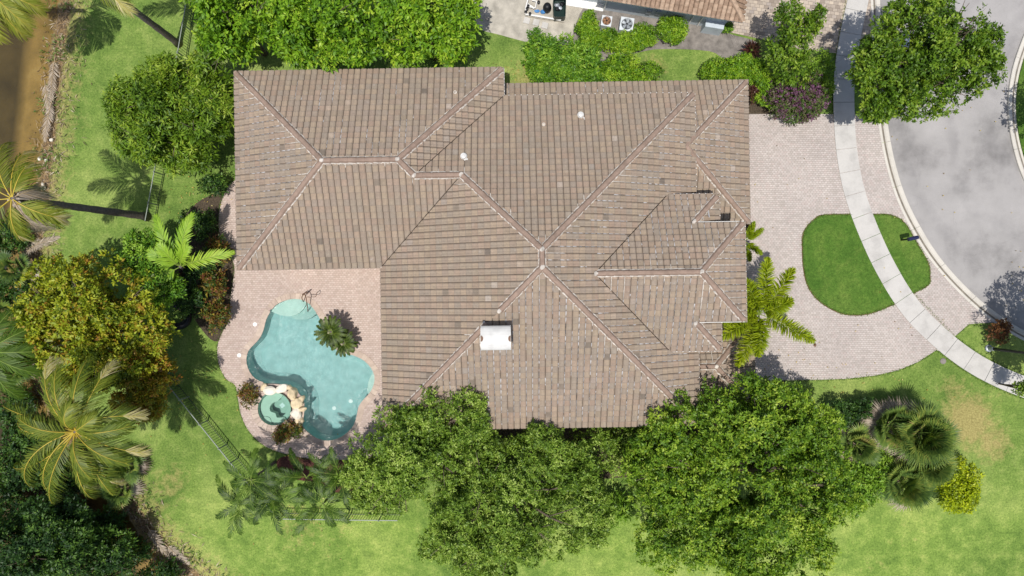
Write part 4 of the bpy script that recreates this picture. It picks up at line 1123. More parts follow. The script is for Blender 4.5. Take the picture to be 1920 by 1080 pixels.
def palm(name, label, crown, fronds, leaf, rachis, base=None, trunk_r=(.2, .13), lean=0, seed=1, cat='palm', group=None, crownshaft=None, boots=False):
    """crown: world point of the bud; fronds: list of dict(az deg, el deg, L ...)"""
    r = np.random.default_rng(seed); cw = Vector(crown)
    bs = Vector((cw.x, cw.y, 0)) if base is None else Vector(base)
    root = thing(name, label, cat, (bs.x, bs.y, bs.z), group)
    b_ = MB(); n = 14; pts = []; rad = []
    for i in range(n + 1):
        s = i / n; pts.append(bs + (cw - bs) * s + Vector((0, 0, -.1 if i == 0 else 0)) + Vector((math.sin(s * 3.1) * lean, math.sin(s * 3.1) * lean * .4, 0)))
        rad.append((trunk_r[0] * (1.35 if i == 0 else 1) * (1 - s) + trunk_r[1] * s) * (1 + .05 * (-1) ** i))
    b_.tube(pts, rad, 10); b_.build('trunk', M['palmtrunk'], root, smooth=True)
    if crownshaft:
        b_ = MB(); b_.tube([cw - Vector((0, 0, .9)), cw - Vector((0, 0, .4)), cw + Vector((0, 0, .1))], [trunk_r[1] * 1.3, trunk_r[1] * 1.2, .04], 9); b_.build('crownshaft', M[crownshaft], root, smooth=True)
    if boots:
        b_ = MB()
        for i in range(16):
            a = i * 2.4; q = cw - Vector((0, 0, .15 + .04 * i)); b_.tube([q, q + Vector((math.cos(a) * .35, math.sin(a) * .35, .1)), q + Vector((math.cos(a) * .6, math.sin(a) * .6, -.25))], [.07, .05, .02], 5)
        b_.build('leaf_bases', M['deadwood'], root)
    for i, f in enumerate(fronds):
        f = dict(f); az = R(f.pop('az')); el = R(f.pop('el')); mat = f.pop('mat', None)
        mb = MB(); frond(mb, cw + Vector((math.cos(az) * .08, math.sin(az) * .08, f.pop('dz', 0))), az, el, r=r, **f)
        mb.build('frond', [M[mat or leaf], M['rachis_d' if mat == 'lf_dead' else rachis]], root, tone=True)
    return root
def fan_leaf(mb, base, az, el, pet, Lf, r, nseg=22, spread=2.3, width=.05, tone=.5, droop=.25):
    d = Vector((math.cos(el) * math.cos(az), math.cos(el) * math.sin(az), math.sin(el)))
    h = Vector(base) + d * pet; mb.tube([base, (Vector(base) + h) / 2 + Vector((0, 0, .05)), h], [.022, .018, .012], 4, tone, 1, cap=False)
    side = d.cross(Vector((0, 0, 1))).normalized(); up = side.cross(d)
    for k in range(nseg):
        a = (k / (nseg - 1) - .5) * 2 * spread / 1.0 * .62
        v = (d * math.cos(a) + side * math.sin(a) + up * (.12 - .1 * abs(a))).normalized()
        ll = Lf * (1 - .22 * (abs(a) / 1.4) ** 2) * r.uniform(.9, 1.08)
        w = v.cross(up).normalized() * width * .5
        m = h + v * ll * .55 + Vector((0, 0, -droop * .1 * ll)); e = h + v * ll + Vector((0, 0, -droop * ll * r.uniform(.4, 1)))
        mb.add([h + w * .4, h - w * .4, m - w, m + w, e], [(0, 1, 2, 3), (3, 2, 4)], min(1, max(0, tone + r.normal(0, .13))), 0)
def fan_palm(name, label, c, n, seed, pet=.7, Lf=.75, z0=.3, trunk_r=.12, leaf='lf_fan', dead=0, cat='palm', group=None, tone=.45, elr=(5, 75), width=.055, base=None, nseg=22):
    r = np.random.default_rng(seed); c = Vector(c)
    bs = Vector((c.x, c.y, 0)) if base is None else Vector(base)
    root = thing(name, label, cat, (bs.x, bs.y, bs.z), group)
    b_ = MB(); top = Vector((c.x, c.y, z0)) if c.z == 0 else c
    b_.tube([bs - Vector((0, 0, .1)), (bs + top) / 2, top], [trunk_r * 1.2, trunk_r, trunk_r * .8], 8); b_.build('trunk', M['palmtrunk'], root, smooth=True)
    for i in range(n):
        az = i * 2.399 + r.normal(0, .25); s = i / max(1, n - 1)
        el = R(elr[0] + (elr[1] - elr[0]) * s + r.normal(0, 7)); mb = MB()
        isd = i < dead
        fan_leaf(mb, top, az, el if not isd else R(r.uniform(-20, 5)), pet * r.uniform(.75, 1.2), Lf * r.uniform(.85, 1.1), r, nseg, tone=(tone + r.normal(0, .15)), width=width, droop=.25 if not isd else .6)
        mb.build('fan_leaf', [M['lf_dead' if isd else leaf], M['rachis_d' if isd else 'rachis_g']], root, tone=True)
    return root

# ------------------------------------------------------------------ trees and shrubs
g1 = 'broadleaf trees along the upper edge'
tree('broadleaf_tree', 'bright green broadleaf tree touching the canal side end of the upper row', [(455, 20, 92, 85, 5.2, 2.4), (430, 75, 60, 40, 4.2, 1.4)], 'lf_bright', 101, L=.27, Wd=.115, per=10, k=9, nper=44, frac=(.14, .27), gaps=.8, group=g1)
tree('broadleaf_tree', 'bright green broadleaf tree in the middle of the row above the left roof', [(615, 25, 105, 88, 5.6, 2.4), (570, 80, 60, 42, 4.6, 1.4), (660, 80, 55, 42, 4.6, 1.4)], 'lf_bright', 102, L=.27, Wd=.115, per=10, k=9, nper=44, frac=(.14, .27), gaps=.8, group=g1)
tree('broadleaf_tree', 'bright green broadleaf tree at the sandy end of the upper row', [(790, 20, 105, 88, 5.4, 2.4), (770, 80, 60, 42, 4.2, 1.4), (840, 70, 46, 50, 4.4, 1.5)], 'lf_bright', 103, L=.27, Wd=.115, per=10, k=9, nper=44, frac=(.14, .27), gaps=.8, group=g1)
tree('mango_tree', 'dense rounded dark green tree against the left wall of the house', [(325, 205, 112, 100, 3.6, 2.3), (258, 225, 68, 70, 3.0, 1.8), (370, 175, 70, 72, 3.4, 1.9), (330, 275, 80, 55, 2.6, 1.5)], 'lf_mango', 104, L=.32, Wd=.085, per=11, k=10, nper=34, flat=.2, frac=(.15, .3))
tree('olive_tree', 'broad yellow green tree with rusty new leaves between palms and terrace', [(165, 560, 125, 95, 5.4, 2.2), (120, 640, 95, 75, 4.9, 1.9), (240, 620, 88, 85, 4.8, 1.9), (170, 700, 70, 30, 4.2, 1.4)], 'lf_orange', 105, L=.22, Wd=.10, per=16, k=9, nper=36, flat=.5, frac=(.15, .28), tone_sd=.26)
tree('rust_tree', 'small tree with rust brown leaf tips beside the picket fence', [(275, 695, 58, 42, 3.6, 1.3), (268, 755, 50, 35, 3.2, 1.2)], 'lf_rust', 106, L=.19, Wd=.09, per=19, k=8, nper=16, flat=.5)
tree('garden_tree', 'fresh green small tree between the yellow green tree and garden palm', [(270, 480, 52, 45, 3.6, 1.3), (295, 540, 45, 50, 3.4, 1.3)], 'lf_shrub', 107, L=.19, Wd=.085, per=17, k=8, nper=16)
tree('oak_tree', 'wide light green oak at the terrace end of the lower roof edge', [(770, 850, 118, 95, 5.2, 2.2), (840, 780, 80, 62, 5.6, 1.9), (725, 900, 88, 66, 4.4, 1.6)], 'lf_oak', 108, L=.16, Wd=.072, per=22, k=9, nper=42, frac=(.13, .27), trunk_r=.24)
tree('oak_tree', 'wide light green oak whose crown reaches the bottom edge of the photo', [(930, 950, 140, 115, 5.0, 2.2), (900, 1025, 105, 75, 4.4, 1.7), (1005, 880, 115, 85, 5.0, 2.0), (1055, 960, 95, 88, 4.4, 1.8), (860, 860, 90, 70, 4.8, 1.8)], 'lf_oak', 109, L=.16, Wd=.072, per=22, k=9, nper=44, frac=(.13, .27), trunk_r=.26)
tree('shade_tree', 'largest deep green shade tree at the lower right roof corner', [(1370, 820, 170, 112, 5.6, 2.4), (1285, 900, 118, 112, 5.2, 2.1), (1450, 900, 145, 112, 5.2, 2.2), (1320, 990, 140, 95, 4.6, 1.9), (1440, 1010, 125, 85, 4.4, 1.7), (1530, 920, 85, 80, 4.4, 1.7), (1440, 770, 90, 62, 5.4, 1.8), (1510, 840, 90, 80, 4.8, 1.8), (1240, 850, 70, 60, 4.6, 1.7)], 'lf_oak2', 110, L=.18, Wd=.088, per=18, k=9, nper=40, frac=(.14, .28), trunk_r=.28)
tree('understory_tree', 'dark small tree in the gap below the main roof eave', [(1110, 850, 75, 55, 3.0, 1.5), (1010, 830, 60, 30, 2.4, 1.2), (1180, 820, 60, 28, 2.4, 1.2)], 'lf_oak', 111, L=.16, Wd=.07, per=20, k=7, nper=16, trunk_r=.1)
tree('street_tree', 'round dense tree overhanging the street and a parked car', [(1740, 70, 110, 85, 7.0, 2.3), (1670, 130, 72, 72, 6.2, 2.0), (1800, 110, 80, 75, 6.6, 2.0), (1730, 165, 92, 55, 6.0, 1.8), (1650, 200, 36, 30, 5.2, 1.0)], 'lf_street', 112, L=.19, Wd=.095, per=16, k=9, nper=36, frac=(.15, .28), trunk_r=.2, base=(1628, 170))
# dark trees on the bank, lower left
gd = 'dark trees on the canal bank'
tree('bank_tree', 'dark green tree in the lower left corner of the photo', [(40, 1035, 120, 90, 4.0, 1.9)], 'lf_dark', 113, L=.2, Wd=.09, per=17, nper=26, group=gd)
tree('bank_tree', 'dark green tree beside the bare bank at the bottom edge', [(165, 1062, 95, 70, 2.6, 1.5)], 'lf_dark', 114, L=.2, Wd=.09, per=17, nper=26, group=gd)
tree('bank_tree', 'dark green tree directly below the big coconut palm', [(110, 985, 90, 50, 2.6, 1.4)], 'lf_dark', 115, L=.2, Wd=.09, per=17, nper=22, group=gd)
# shrubs
def shrub(name, label, lobes, leaf, seed, **kw):
    d = dict(L=.15, Wd=.07, per=24, k=7, nper=14, trunk_r=.06, cat='shrub', nl=8, fork=.25, gaps=.15); d.update(kw)
    return tree(name, label, lobes, leaf, seed, **d)
shrub('leafy_shrub', 'tall leafy shrub at the left end of the thicket above the main roof', [(1018, 95, 34, 40, 1.7, 1.2), (1010, 135, 24, 22, 1.2, .8)], 'lf_shrub', 120, L=.2, Wd=.08, per=18)
shrub('leafy_shrub', 'leafy shrub in the middle of the thicket above the main roof', [(1085, 110, 50, 44, 1.5, 1.2), (1050, 138, 45, 24, 1.3, .9), (1110, 145, 48, 18, 1.2, .8)], 'lf_shrub', 121, L=.2, Wd=.08, per=18)
shrub('leafy_shrub', 'leafy shrub at the lawn end of the thicket above the main roof', [(1160, 130, 48, 30, 1.3, .9), (1205, 140, 36, 22, 1.0, .8)], 'lf_hedge', 122, L=.15, Wd=.07)
shrub('clipped_hedge', 'bright clipped hedge curving around the two air conditioners', [(1100, 50, 18, 28, .75, .7), (1106, 82, 22, 18, .75, .7), (1140, 78, 30, 17, .75, .7), (1178, 80, 28, 17, .75, .7), (1206, 68, 20, 26, .75, .7), (1125, 70, 24, 12, .7, .6)], 'lf_hedge', 123, L=.12, Wd=.065, per=36, cat='hedge', frac=(.4, .55))
shrub('round_bush', 'clipped round bush standing alone against the blue grey wall', [(1260, 55, 27, 24, .75, .75)], 'lf_hedge', 124, L=.12, Wd=.065, per=40, nper=20, frac=(.35, .5))
shrub('curved_hedge', 'curved clipped hedge wrapping the top right corner of the house roof', [(1350, 138, 32, 26, .8, .75), (1382, 128, 30, 26, .8, .75), (1410, 138, 26, 28, .8, .75), (1432, 165, 24, 26, .8, .75), (1445, 185, 18, 16, .7, .6)], 'lf_hedge', 125, L=.13, Wd=.065, per=34, cat='hedge', frac=(.4, .55))
shrub('flowering_tree', 'slender tree with pale flowers reaching over the neighbour pavers', [(1480, 95, 38, 48, 3.4, 1.6), (1500, 55, 30, 40, 4.6, 1.4), (1478, 25, 20, 34, 5.2, 1.0), (1528, 35, 18, 22, 5.0, .8), (1490, 130, 45, 30, 2.4, 1.1)], 'lf_street', 126, L=.2, Wd=.1, per=9, nper=11, cat='tree', trunk_r=.1, frac=(.22, .34), fork=1.2)
shrub('bougainvillea', 'sprawling green shrub with purple bracts at the driveway corner', [(1475, 180, 40, 34, 1.6, 1.0), (1515, 175, 36, 42, 1.5, 1.0), (1490, 210, 45, 20, 1.2, .7), (1520, 205, 22, 24, 1.2, .7)], 'lf_boug', 127, L=.14, Wd=.075, per=20, tone_sd=.3)
shrub('pale_shrub', 'light green shrub at the sidewalk behind the purple bracts', [(1535, 130, 26, 36, 1.3, .8), (1545, 160, 18, 24, 1.0, .7)], 'lf_bright2', 128, per=16)
shrub('maroon_shrub', 'dark red leaved shrub at the corner of the garage roof', [(1408, 172, 11, 20, .8, .6)], 'lf_maroon', 129)
shrub('yellow_shrub', 'bright yellow leaved shrub alone on the lower right lawn', [(1790, 905, 42, 52, 1.3, 1.1)], 'lf_yellow', 130, L=.17, Wd=.08, per=22, nper=24)
shrub('light_shrub', 'light green loose shrub between the shade tree and fan palms', [(1612, 905, 45, 44, 1.6, 1.0), (1645, 880, 26, 40, 1.4, .9), (1580, 940, 40, 30, 1.2, .8)], 'lf_bright2', 131, L=.2, Wd=.09, per=15)
shrub('dark_shrub', 'dark shrub in shade above the fan palm clump', [(1590, 775, 45, 26, 1.2, .8), (1625, 765, 30, 18, 1.1, .7)], 'lf_dark', 132)
shrub('rosette_shrub', 'small dark leaved flowering shrub left of the spa', [(466, 740, 19, 22, .5, .5)], 'lf_croton', 133, L=.16, Wd=.07, nper=10, per=20)
shrub('rosette_shrub', 'small dark shrub with orange flower between spa and terrace edge', [(545, 806, 24, 17, .5, .5), (528, 818, 14, 10, .4, .4)], 'lf_croton', 134, L=.16, Wd=.07, nper=10, per=20)
for k, (q, lf, lab) in enumerate([((410, 470, 24, 26), 'lf_croton', 'mixed red and green border shrub nearest the house wall corner'), ((400, 530, 26, 30), 'lf_croton', 'mixed red and green border shrub beside the upper terrace edge'), ((405, 590, 26, 32), 'lf_croton', 'mixed red and green border shrub at the widest part of the bed'),
        ((370, 420, 36, 28), 'lf_dark', 'dark green border shrub just right of the garden palm fronds'), ((355, 560, 32, 36), 'lf_dark', 'dark green border shrub below the garden palm trunk'), ((375, 500, 26, 36), 'lf_dark', 'dark green border shrub between garden palm and red shrubs'), ((400, 345, 26, 20), 'lf_dark', 'dark green low shrub at the narrow upper end of the terrace')]):
    shrub('border_shrub', lab, [(*q, .9 + .1 * (k % 3), .8)], lf, 140 + k, L=.18, Wd=.08, per=16, nper=12, group='shrubs in the border beside the terrace', tone_sd=.3)
shrub('dry_shrub', 'brown dried shrub by the curb at the lamp post', [(1872, 622, 22, 22, .7, .6)], 'lf_dry', 150, L=.2, Wd=.07, per=16, nper=10)
shrub('verge_shrub', 'small green shrub against the blue grey wall end', [(1362, 52, 11, 7, .35, .35)], 'lf_shrub', 151)
shrub('lawn_clump', 'low green clump at the right edge on the sidewalk', [(1918, 728, 16, 12, 2.2, .8)], 'lf_oak', 152)
tree('street_tree', 'street tree outside the right edge whose shadow falls on the road', [(2040, 640, 100, 90, 5.5, 2.0), (2010, 700, 60, 60, 5.0, 1.6)], 'lf_street', 153, L=.19, Wd=.09, per=12, nper=18, base=(1975, 690))
tree('street_tree', 'small tree on the planted island past the right edge', [(2000, 205, 42, 55, 4.0, 1.3)], 'lf_street', 154, L=.19, Wd=.09, per=9, nper=14, base=(1960, 215))

for k, (a, c, rx_, ry_, lab) in enumerate([(20, 760, 45, 40, 'dark bank shrub at the left edge behind the coconut palm'), (75, 880, 55, 40, 'dark bank shrub directly under the coconut palm crown'), (15, 870, 50, 45, 'dark bank shrub at the left edge under coconut fronds'), (25, 545, 35, 40, 'dark bank shrub left of the yellow green tree'), (20, 445, 40, 30, 'dark bank shrub at the left edge under the leaning palm'), (15, 690, 45, 40, 'dark bank shrub at the left edge beside the green edge palm'), (60, 820, 50, 35, 'dark bank shrub glimpsed between the lower coconut fronds'), (10, 940, 50, 40, 'dark bank shrub at the left edge above the corner tree'), (120, 905, 40, 30, 'dark bank shrub between the coconut palm and the dark trees'), (245, 1035, 38, 32, 'dark bank shrub against the bare bank at lower left'), (300, 1078, 40, 26, 'dark bank shrub at the bottom edge below the bare bank'), (200, 985, 45, 30, 'dark bank shrub between palmettos and the lower dark trees')]):
    shrub('bank_shrub', lab, [(a, c, rx_, ry_, .6, .9)], 'lf_dark', 170 + k, L=.24, Wd=.09, per=12, group='shrubs on the canal bank', gaps=.3)
# ------------------------------------------------------------------ palms
r0 = np.random.default_rng(21)
def FR(az, el, L, **k):
    d = dict(az=az, el=el, L=L, n=64, leaf=1.0, width=.05, arch=1.6, vee=-.35, droop=.8, tone0=.35); d.update(k); return d
# big coconut palm at the left (azimuth counter-clockwise from the right of the picture)
coco = [(72, 40, 4.6, .45, None), (40, 30, 4.4, .5, .95), (-18, 22, 4.3, .42, .95), (-48, 24, 4.4, .5, None), (-80, 20, 4.6, .45, None), (-95, 10, 4.4, .62, .95), (-125, 15, 5.2, .5, None), (-140, 20, 5.0, .55, None),
        (-165, 30, 5.0, .5, None), (175, 25, 4.6, .4, None), (150, 30, 4.8, .35, None), (120, 35, 4.7, .5, .92), (100, 45, 4.2, .6, None), (-60, 55, 3.2, .55, None), (170, 60, 3.0, .5, None), (20, 60, 2.6, .6, None), (95, 70, 2.4, .6, None), (58, 20, 4.6, .5, .95), (0, 35, 3.6, .45, None), (-32, 35, 3.8, .5, None), (-110, 35, 4.6, .45, None), (-150, 5, 5.0, .55, .9), (190, 10, 5.0, .5, None), (135, 15, 5.0, .45, .95), (-65, 5, 4.6, .6, .98)]
palm('coconut_palm', 'large coconut palm with yellow midribs at the left lawn edge', P(140, 810, 9.0),
     [FR(a, e, L * .92, tone0=t - .2, tone_tip=tt, lat=float(r0.normal(0, .6)), arch=1.35 + float(r0.normal(0, .15))) for a, e, L, t, tt in coco], 'lf_coco', 'rachis_y', base=tuple(P(300, 742)), trunk_r=(.22, .15), seed=31, boots=True)
palm('leaning_palm', 'tall palm with trunk slanting over the left lawn from the fence', P(22, 372, 10.4),
     [FR(a, e, L, tone0=t, tone_tip=tt, lat=float(r0.normal(0, .3)), mat=m) for a, e, L, t, tt, m in [(88, 12, 3.2, .45, .98, None), (62, 20, 2.2, .45, .98, None), (-35, 5, 2.7, .5, .98, None), (-62, -10, 2.4, .6, None, 'lf_dead'), (35, -25, 1.8, .6, None, 'lf_dead'), (150, 25, 3.6, .35, None, None), (190, 25, 3.6, .35, None, None), (230, 25, 3.6, .35, None, None), (-95, 5, 2.6, .5, .9, None), (110, 25, 3.4, .35, None, None)]],
     'lf_coco', 'rachis_y', base=tuple(P(276, 406)), trunk_r=(.24, .17), seed=32, boots=True)
palm('leaning_palm', 'tall palm with trunk slanting out of the upper left edge', P(172, -40, 9.3),
     [FR(a, e, 3.2, tone0=.35, tone_tip=.9) for a, e in [(15, 30), (60, 30), (100, 30), (140, 25), (180, 25), (320, 45)]] + [FR(-40, -30, 1.7, mat='lf_dead'), FR(0, -25, 1.8, mat='lf_dead')], 'lf_coco', 'rachis_y', base=tuple(P(335, 82)), trunk_r=(.22, .16), seed=33, boots=True)
palm('corner_palm', 'yellowing palm fronds hanging over the canal in the upper left corner', P(-22, -22, 7.5),
     [FR(a, e, 3.0, tone0=.5, tone_tip=.7) for a, e in [(-20, 20), (-45, 25), (-62, 10), (-85, 25), (20, 30), (-110, 20), (180, 30)]], 'lf_coco', 'rachis_y', base=(-33.5, 18.5, -.4), seed=34)
palm('edge_palm', 'green palm at the left edge below the yellow green tree', P(-25, 660, 6.5), [FR(a, e, 3.4, tone0=.35) for a, e in [(60, 25), (30, 20), (0, 20), (-25, 25), (90, 25), (130, 20), (-60, 25)]], 'lf_areca', 'rachis_g', base=(-29.5, -3.6, -.5), seed=36)
palm('garden_palm', 'fresh green palm with few long fronds in the terrace border', P(338, 500, 3.6),
     [FR(a, e, L, n=34, leaf=.8, width=.085, vee=.25, arch=1.0, tone0=t, droop=.4) for a, e, L, t in [(112, 32, 3.3, .55), (70, 38, 3.4, .6), (80, 25, 3.0, .45), (14, 30, 3.5, .8), (150, 45, 2.0, .6), (120, 60, 1.8, .7), (215, 30, 2.2, .55), (50, 60, 1.8, .7)]], 'lf_green', 'rachis_g', base=tuple(P(345, 505)), trunk_r=(.12, .09), seed=37)
palm('foxtail_palm', 'bushy plumed foxtail palm beside the entrance and the driveway', P(1424, 588, 4.4),
     [FR(a, e, L, n=74, leaf=.72, width=.07, plum=True, arch=.8, tone0=t, droop=.2, sweep=1.4, start=.12) for a, e, L, t in [(86, 30, 3.3, .5), (56, 28, 3.2, .55), (118, 35, 2.3, .45), (25, 35, 1.9, .45), (-28, 28, 3.4, .5), (-116, 28, 3.4, .6), (-100, 40, 2.6, .5), (150, 25, 2.2, .5), (190, 25, 2.4, .5), (-150, 25, 2.8, .55)]], 'lf_fox', 'rachis_g', base=tuple(P(1383, 585)), trunk_r=(.16, .1), seed=38, crownshaft='rachis_g')
palm('young_palm', 'small plumed palm peeking out below the garage roof corner', P(1396, 452, 1.8),
     [FR(a, e, 1.25, n=34, leaf=.42, width=.06, plum=True, arch=.8, droop=.15) for a, e in [(35, 35), (-40, 30), (-80, 35), (70, 45), (150, 40)]], 'lf_fox', 'rachis_g', trunk_r=(.08, .05), seed=39)
shrub('maroon_shrub', 'small dark red plant at the tip of the garage roof', [(1402, 428, 10, 9, .8, .4)], 'lf_maroon', 155, nper=8)
for k, (a, c, z, lab) in enumerate([(470, 900, 4.2, 'feathery areca palm over the corner of the picket fence'), (450, 945, 3.8, 'feathery areca palm furthest out on the lower lawn'), (510, 930, 4.0, 'feathery areca palm where the two picket fences meet'), (575, 895, 3.6, 'feathery areca palm rising from the red mulch bed'), (605, 945, 4.2, 'feathery areca palm crossing the lower picket fence'), (640, 890, 3.6, 'feathery areca palm touching the light green oak')]):
    rr_ = np.random.default_rng(300 + k)
    palm('areca_palm', lab, P(a, c, z), [FR(float(i * 137.5 + rr_.normal(0, 12)), float(rr_.uniform(5, 60)), float(rr_.uniform(1.5, 2.5)), n=28, leaf=.5, width=.048, arch=1.3, vee=.1, tone0=float(rr_.uniform(.0, .45)), droop=.6, rr=.022) for i in range(11)],
         'lf_areca', 'rachis_g', trunk_r=(.09, .06), seed=320 + k, group='areca palms by the lower fence', crownshaft='rachis_g')
palm('date_palm', 'dark pygmy date palm leaning over the pool edge', P(620, 622, 1.5), [FR(float(i * 137.5), float(20 + 5 * (i % 9)), 1.0, n=22, leaf=.26, width=.045, arch=1.3, vee=.2, tone0=float(.3 + .05 * (i % 7)), droop=.3, rr=.015) for i in range(22)], 'lf_date', 'rachis_g', base=tuple(P(632, 628)), trunk_r=(.1, .08), seed=41, group='pygmy date palms at the pool')
palm('date_palm', 'dark pygmy date palm on the terrace side of its twin', P(644, 643, 1.1), [FR(float(i * 137.5), float(15 + 5 * (i % 9)), .85, n=22, leaf=.24, width=.045, arch=1.3, vee=.2, tone0=float(.3 + .05 * (i % 7)), droop=.3, rr=.015) for i in range(20)], 'lf_date', 'rachis_g', trunk_r=(.1, .08), seed=42, group='pygmy date palms at the pool')
gf = 'fan palms in the clump on the right lawn'
fan_palm('fan_palm', 'largest grey green fan palm of the clump on the right lawn', P(1725, 815, 2.2), 70, 51, pet=1.0, Lf=1.4, dead=8, elr=(5, 85), group=gf, base=tuple(P(1700, 800)), nseg=24, width=.085)
fan_palm('fan_palm', 'fan palm with brown dead leaves nearest the dark shrub', P(1672, 800, 1.8), 36, 52, pet=.95, Lf=1.1, dead=12, group=gf, base=tuple(P(1660, 795)), nseg=24, width=.085)
fan_palm('fan_palm', 'lowest fan palm of the clump beside the light shrub', P(1690, 905, 1.5), 38, 53, pet=.95, Lf=1.1, dead=4, group=gf, nseg=24, width=.085)
fan_palm('fan_palm', 'fan palm of the clump next to the yellow shrub', P(1735, 868, 1.6), 36, 54, pet=.95, Lf=1.1, dead=4, group=gf, nseg=24, width=.085)
fan_palm('fan_palm', 'small fan palm between shade tree and dark shrub', P(1605, 835, 1.5), 20, 55, pet=.8, Lf=1.0, dead=5, nseg=20, width=.08)
gl = 'palmettos under the palms at the left'
for k, (a, c, lab) in enumerate([(30, 505, 'green palmetto at the left edge above the yellow green tree'), (20, 590, 'green palmetto at the left edge beside the yellow green tree'), (30, 690, 'green palmetto under the coconut palm fronds at far left'), (190, 885, 'green palmetto under the coconut palm at the lawn'), (225, 915, 'green palmetto at the tip of the bare bank'), (240, 870, 'small dark palmetto where bank and lawn meet')]):
    fan_palm('palmetto', lab, P(a, c, .9 if k < 3 else .7), 18, 60 + k, pet=.7, Lf=.8, dead=2, group=gl, nseg=14, tone=.3, width=.1)
fan_palm('spiky_plant', 'dark spiky rosette plant on the grey bed near the hedge', P(1408, 95, .5), 16, 70, pet=.15, Lf=.75, leaf='lf_maroon', cat='plant', nseg=5, width=.1, trunk_r=.05)
tree('yellow_palmetto_shrub', 'yellow green plant glimpsed in the gap between the two big trees', [(1150, 960, 30, 35, 1.3, .9)], 'lf_bright2', 160, L=.4, Wd=.09, per=8, k=8, nper=8, cat='shrub', trunk_r=.06, nl=4, fork=.3)

# ------------------------------------------------------------------ fences
picket_me = None
def fence(label, pts, hgt=1.25, sp=.165):
    """pts: pixels of the top rail"""
    global picket_me
    Pw = [P(a, c, hgt) for a, c in pts]; Pw = [Vector((p.x, p.y, 0)) for p in Pw]
    root = thing('picket_fence', label, 'fence', tuple(Pw[0]), 'picket fences')
    if picket_me is None:
        b_ = MB(); b_.box((0, 0, .62), (.02, .02, 1.2)); tmp = b_.build('picket', M['fencedark']); picket_me = tmp.data; bpy.data.objects.remove(tmp)
    for a, c in zip(Pw, Pw[1:]):
        t = c - a; L = t.length; t.normalize(); ang = math.atan2(t.y, t.x); mid = (a + c) / 2
        for nm, z, h_, w_ in (('top_rail', hgt, .045, .05), ('bottom_rail', .15, .03, .028)):
            b_ = MB(); b_.box((mid.x, mid.y, z), (L, w_, h_), ang); b_.build(nm, M['fence'] if nm == 'top_rail' else M['fencedark'], root)
        n = int(L / sp)
        for i in range(n + 1):
            p = a + t * (i * L / n)
            if i % 12 == 0:
                b_ = MB(); b_.box((p.x, p.y, .66), (.07, .07, 1.36), ang); b_.box((p.x, p.y, 1.36), (.09, .09, .04), ang, taper=.4); b_.build('post', M['fence'], root)
            else:
                o = bpy.data.objects.new('picket', picket_me); link(o, root); o.location = (p.x - root.location.x, p.y - root.location.y, 0); o.rotation_euler = (0, 0, ang)
fence('metal picket fence running down the left lawn behind the dense tree', [(352, -14), (333, 98), (289, 322), (272, 414)])
fence('metal picket fence slanting across the lower left lawn', [(300, 704), (432, 868), (521, 972)])
fence('metal picket fence along the lower lawn under the oaks', [(524, 973), (650, 975), (745, 976)])

# ------------------------------------------------------------------ neighbour house
NA = math.atan2(-(55 - 7), (1352 - 1064)); NA = -R(9.3)
NC = P(1352, 55)                                    # near right corner of its wall
def nh(u, v, z=0.):
    """u: metres leftwards along the wall, v: metres back from it"""
    e = Vector((-math.cos(NA), -math.sin(NA), 0)); n_ = Vector((-math.sin(NA), math.cos(NA), 0))
    return NC + e * u + n_ * v + Vector((0, 0, z))
nb = thing('neighbour_house', 'blue grey neighbour house with tiled roof at the upper edge', 'house', tuple(nh(5, 4)))
b_ = MB(); q = [nh(0, 0), nh(7.9, 0), nh(7.9, 9), nh(0, 9)]
b_.add([p for p in q] + [p + Vector((0, 0, 2.9)) for p in q], [(0, 1, 5, 4), (1, 2, 6, 5), (2, 3, 7, 6), (3, 0, 4, 7), (4, 5, 6, 7)])
q = [nh(7.9, .35), nh(10.6, .35), nh(10.6, 9), nh(7.9, 9)]
b_.add([p for p in q] + [p + Vector((0, 0, 2.85)) for p in q], [(0, 1, 5, 4), (1, 2, 6, 5), (2, 3, 7, 6), (3, 0, 4, 7), (4, 5, 6, 7)])
b_.build('wall', M['nwall'], nb)
b_ = MB(); p = nh(9.3, .12, .04); b_.box((p.x, p.y, .06), (2.9, .5, .12), NA); b_.build('plinth', M['white'], nb)
b_ = MB(); p = nh(9.4, .3, 1.7); b_.box(tuple(p), (1.5, .12, 1.1), NA); w_ = b_.build('window', M['white'], nb)
b_ = MB(); p = nh(9.4, .26, 1.7); b_.box(tuple(p), (1.3, .08, .9), NA); b_.build('pane', M['glass'], w_)
b_ = MB()
for k, (u_, w__) in enumerate([(.7, 1.25)]):
    p = nh(u_, -.2, .55); b_.box(tuple(p), (w__, .5, 1.1), NA, taper=.96)
b_.build('utility_cabinet', M['nwall'], nb)
for u_, z_ in ((4.4, 1.2), (3.7, 1.4), (5.0, 1.1)):
    b_ = MB(); p = nh(u_, -.08, z_); b_.box(tuple(p), (.3, .16, .5), NA); b_.build('meter_box', M['galv'], nb)
for u_ in (7.8, 2.2, 1.6):
    b_ = MB(); b_.tube([nh(u_, -.06, .05), nh(u_, -.06, 2.6)], .05, 8); b_.build('downpipe', M['white'], nb)
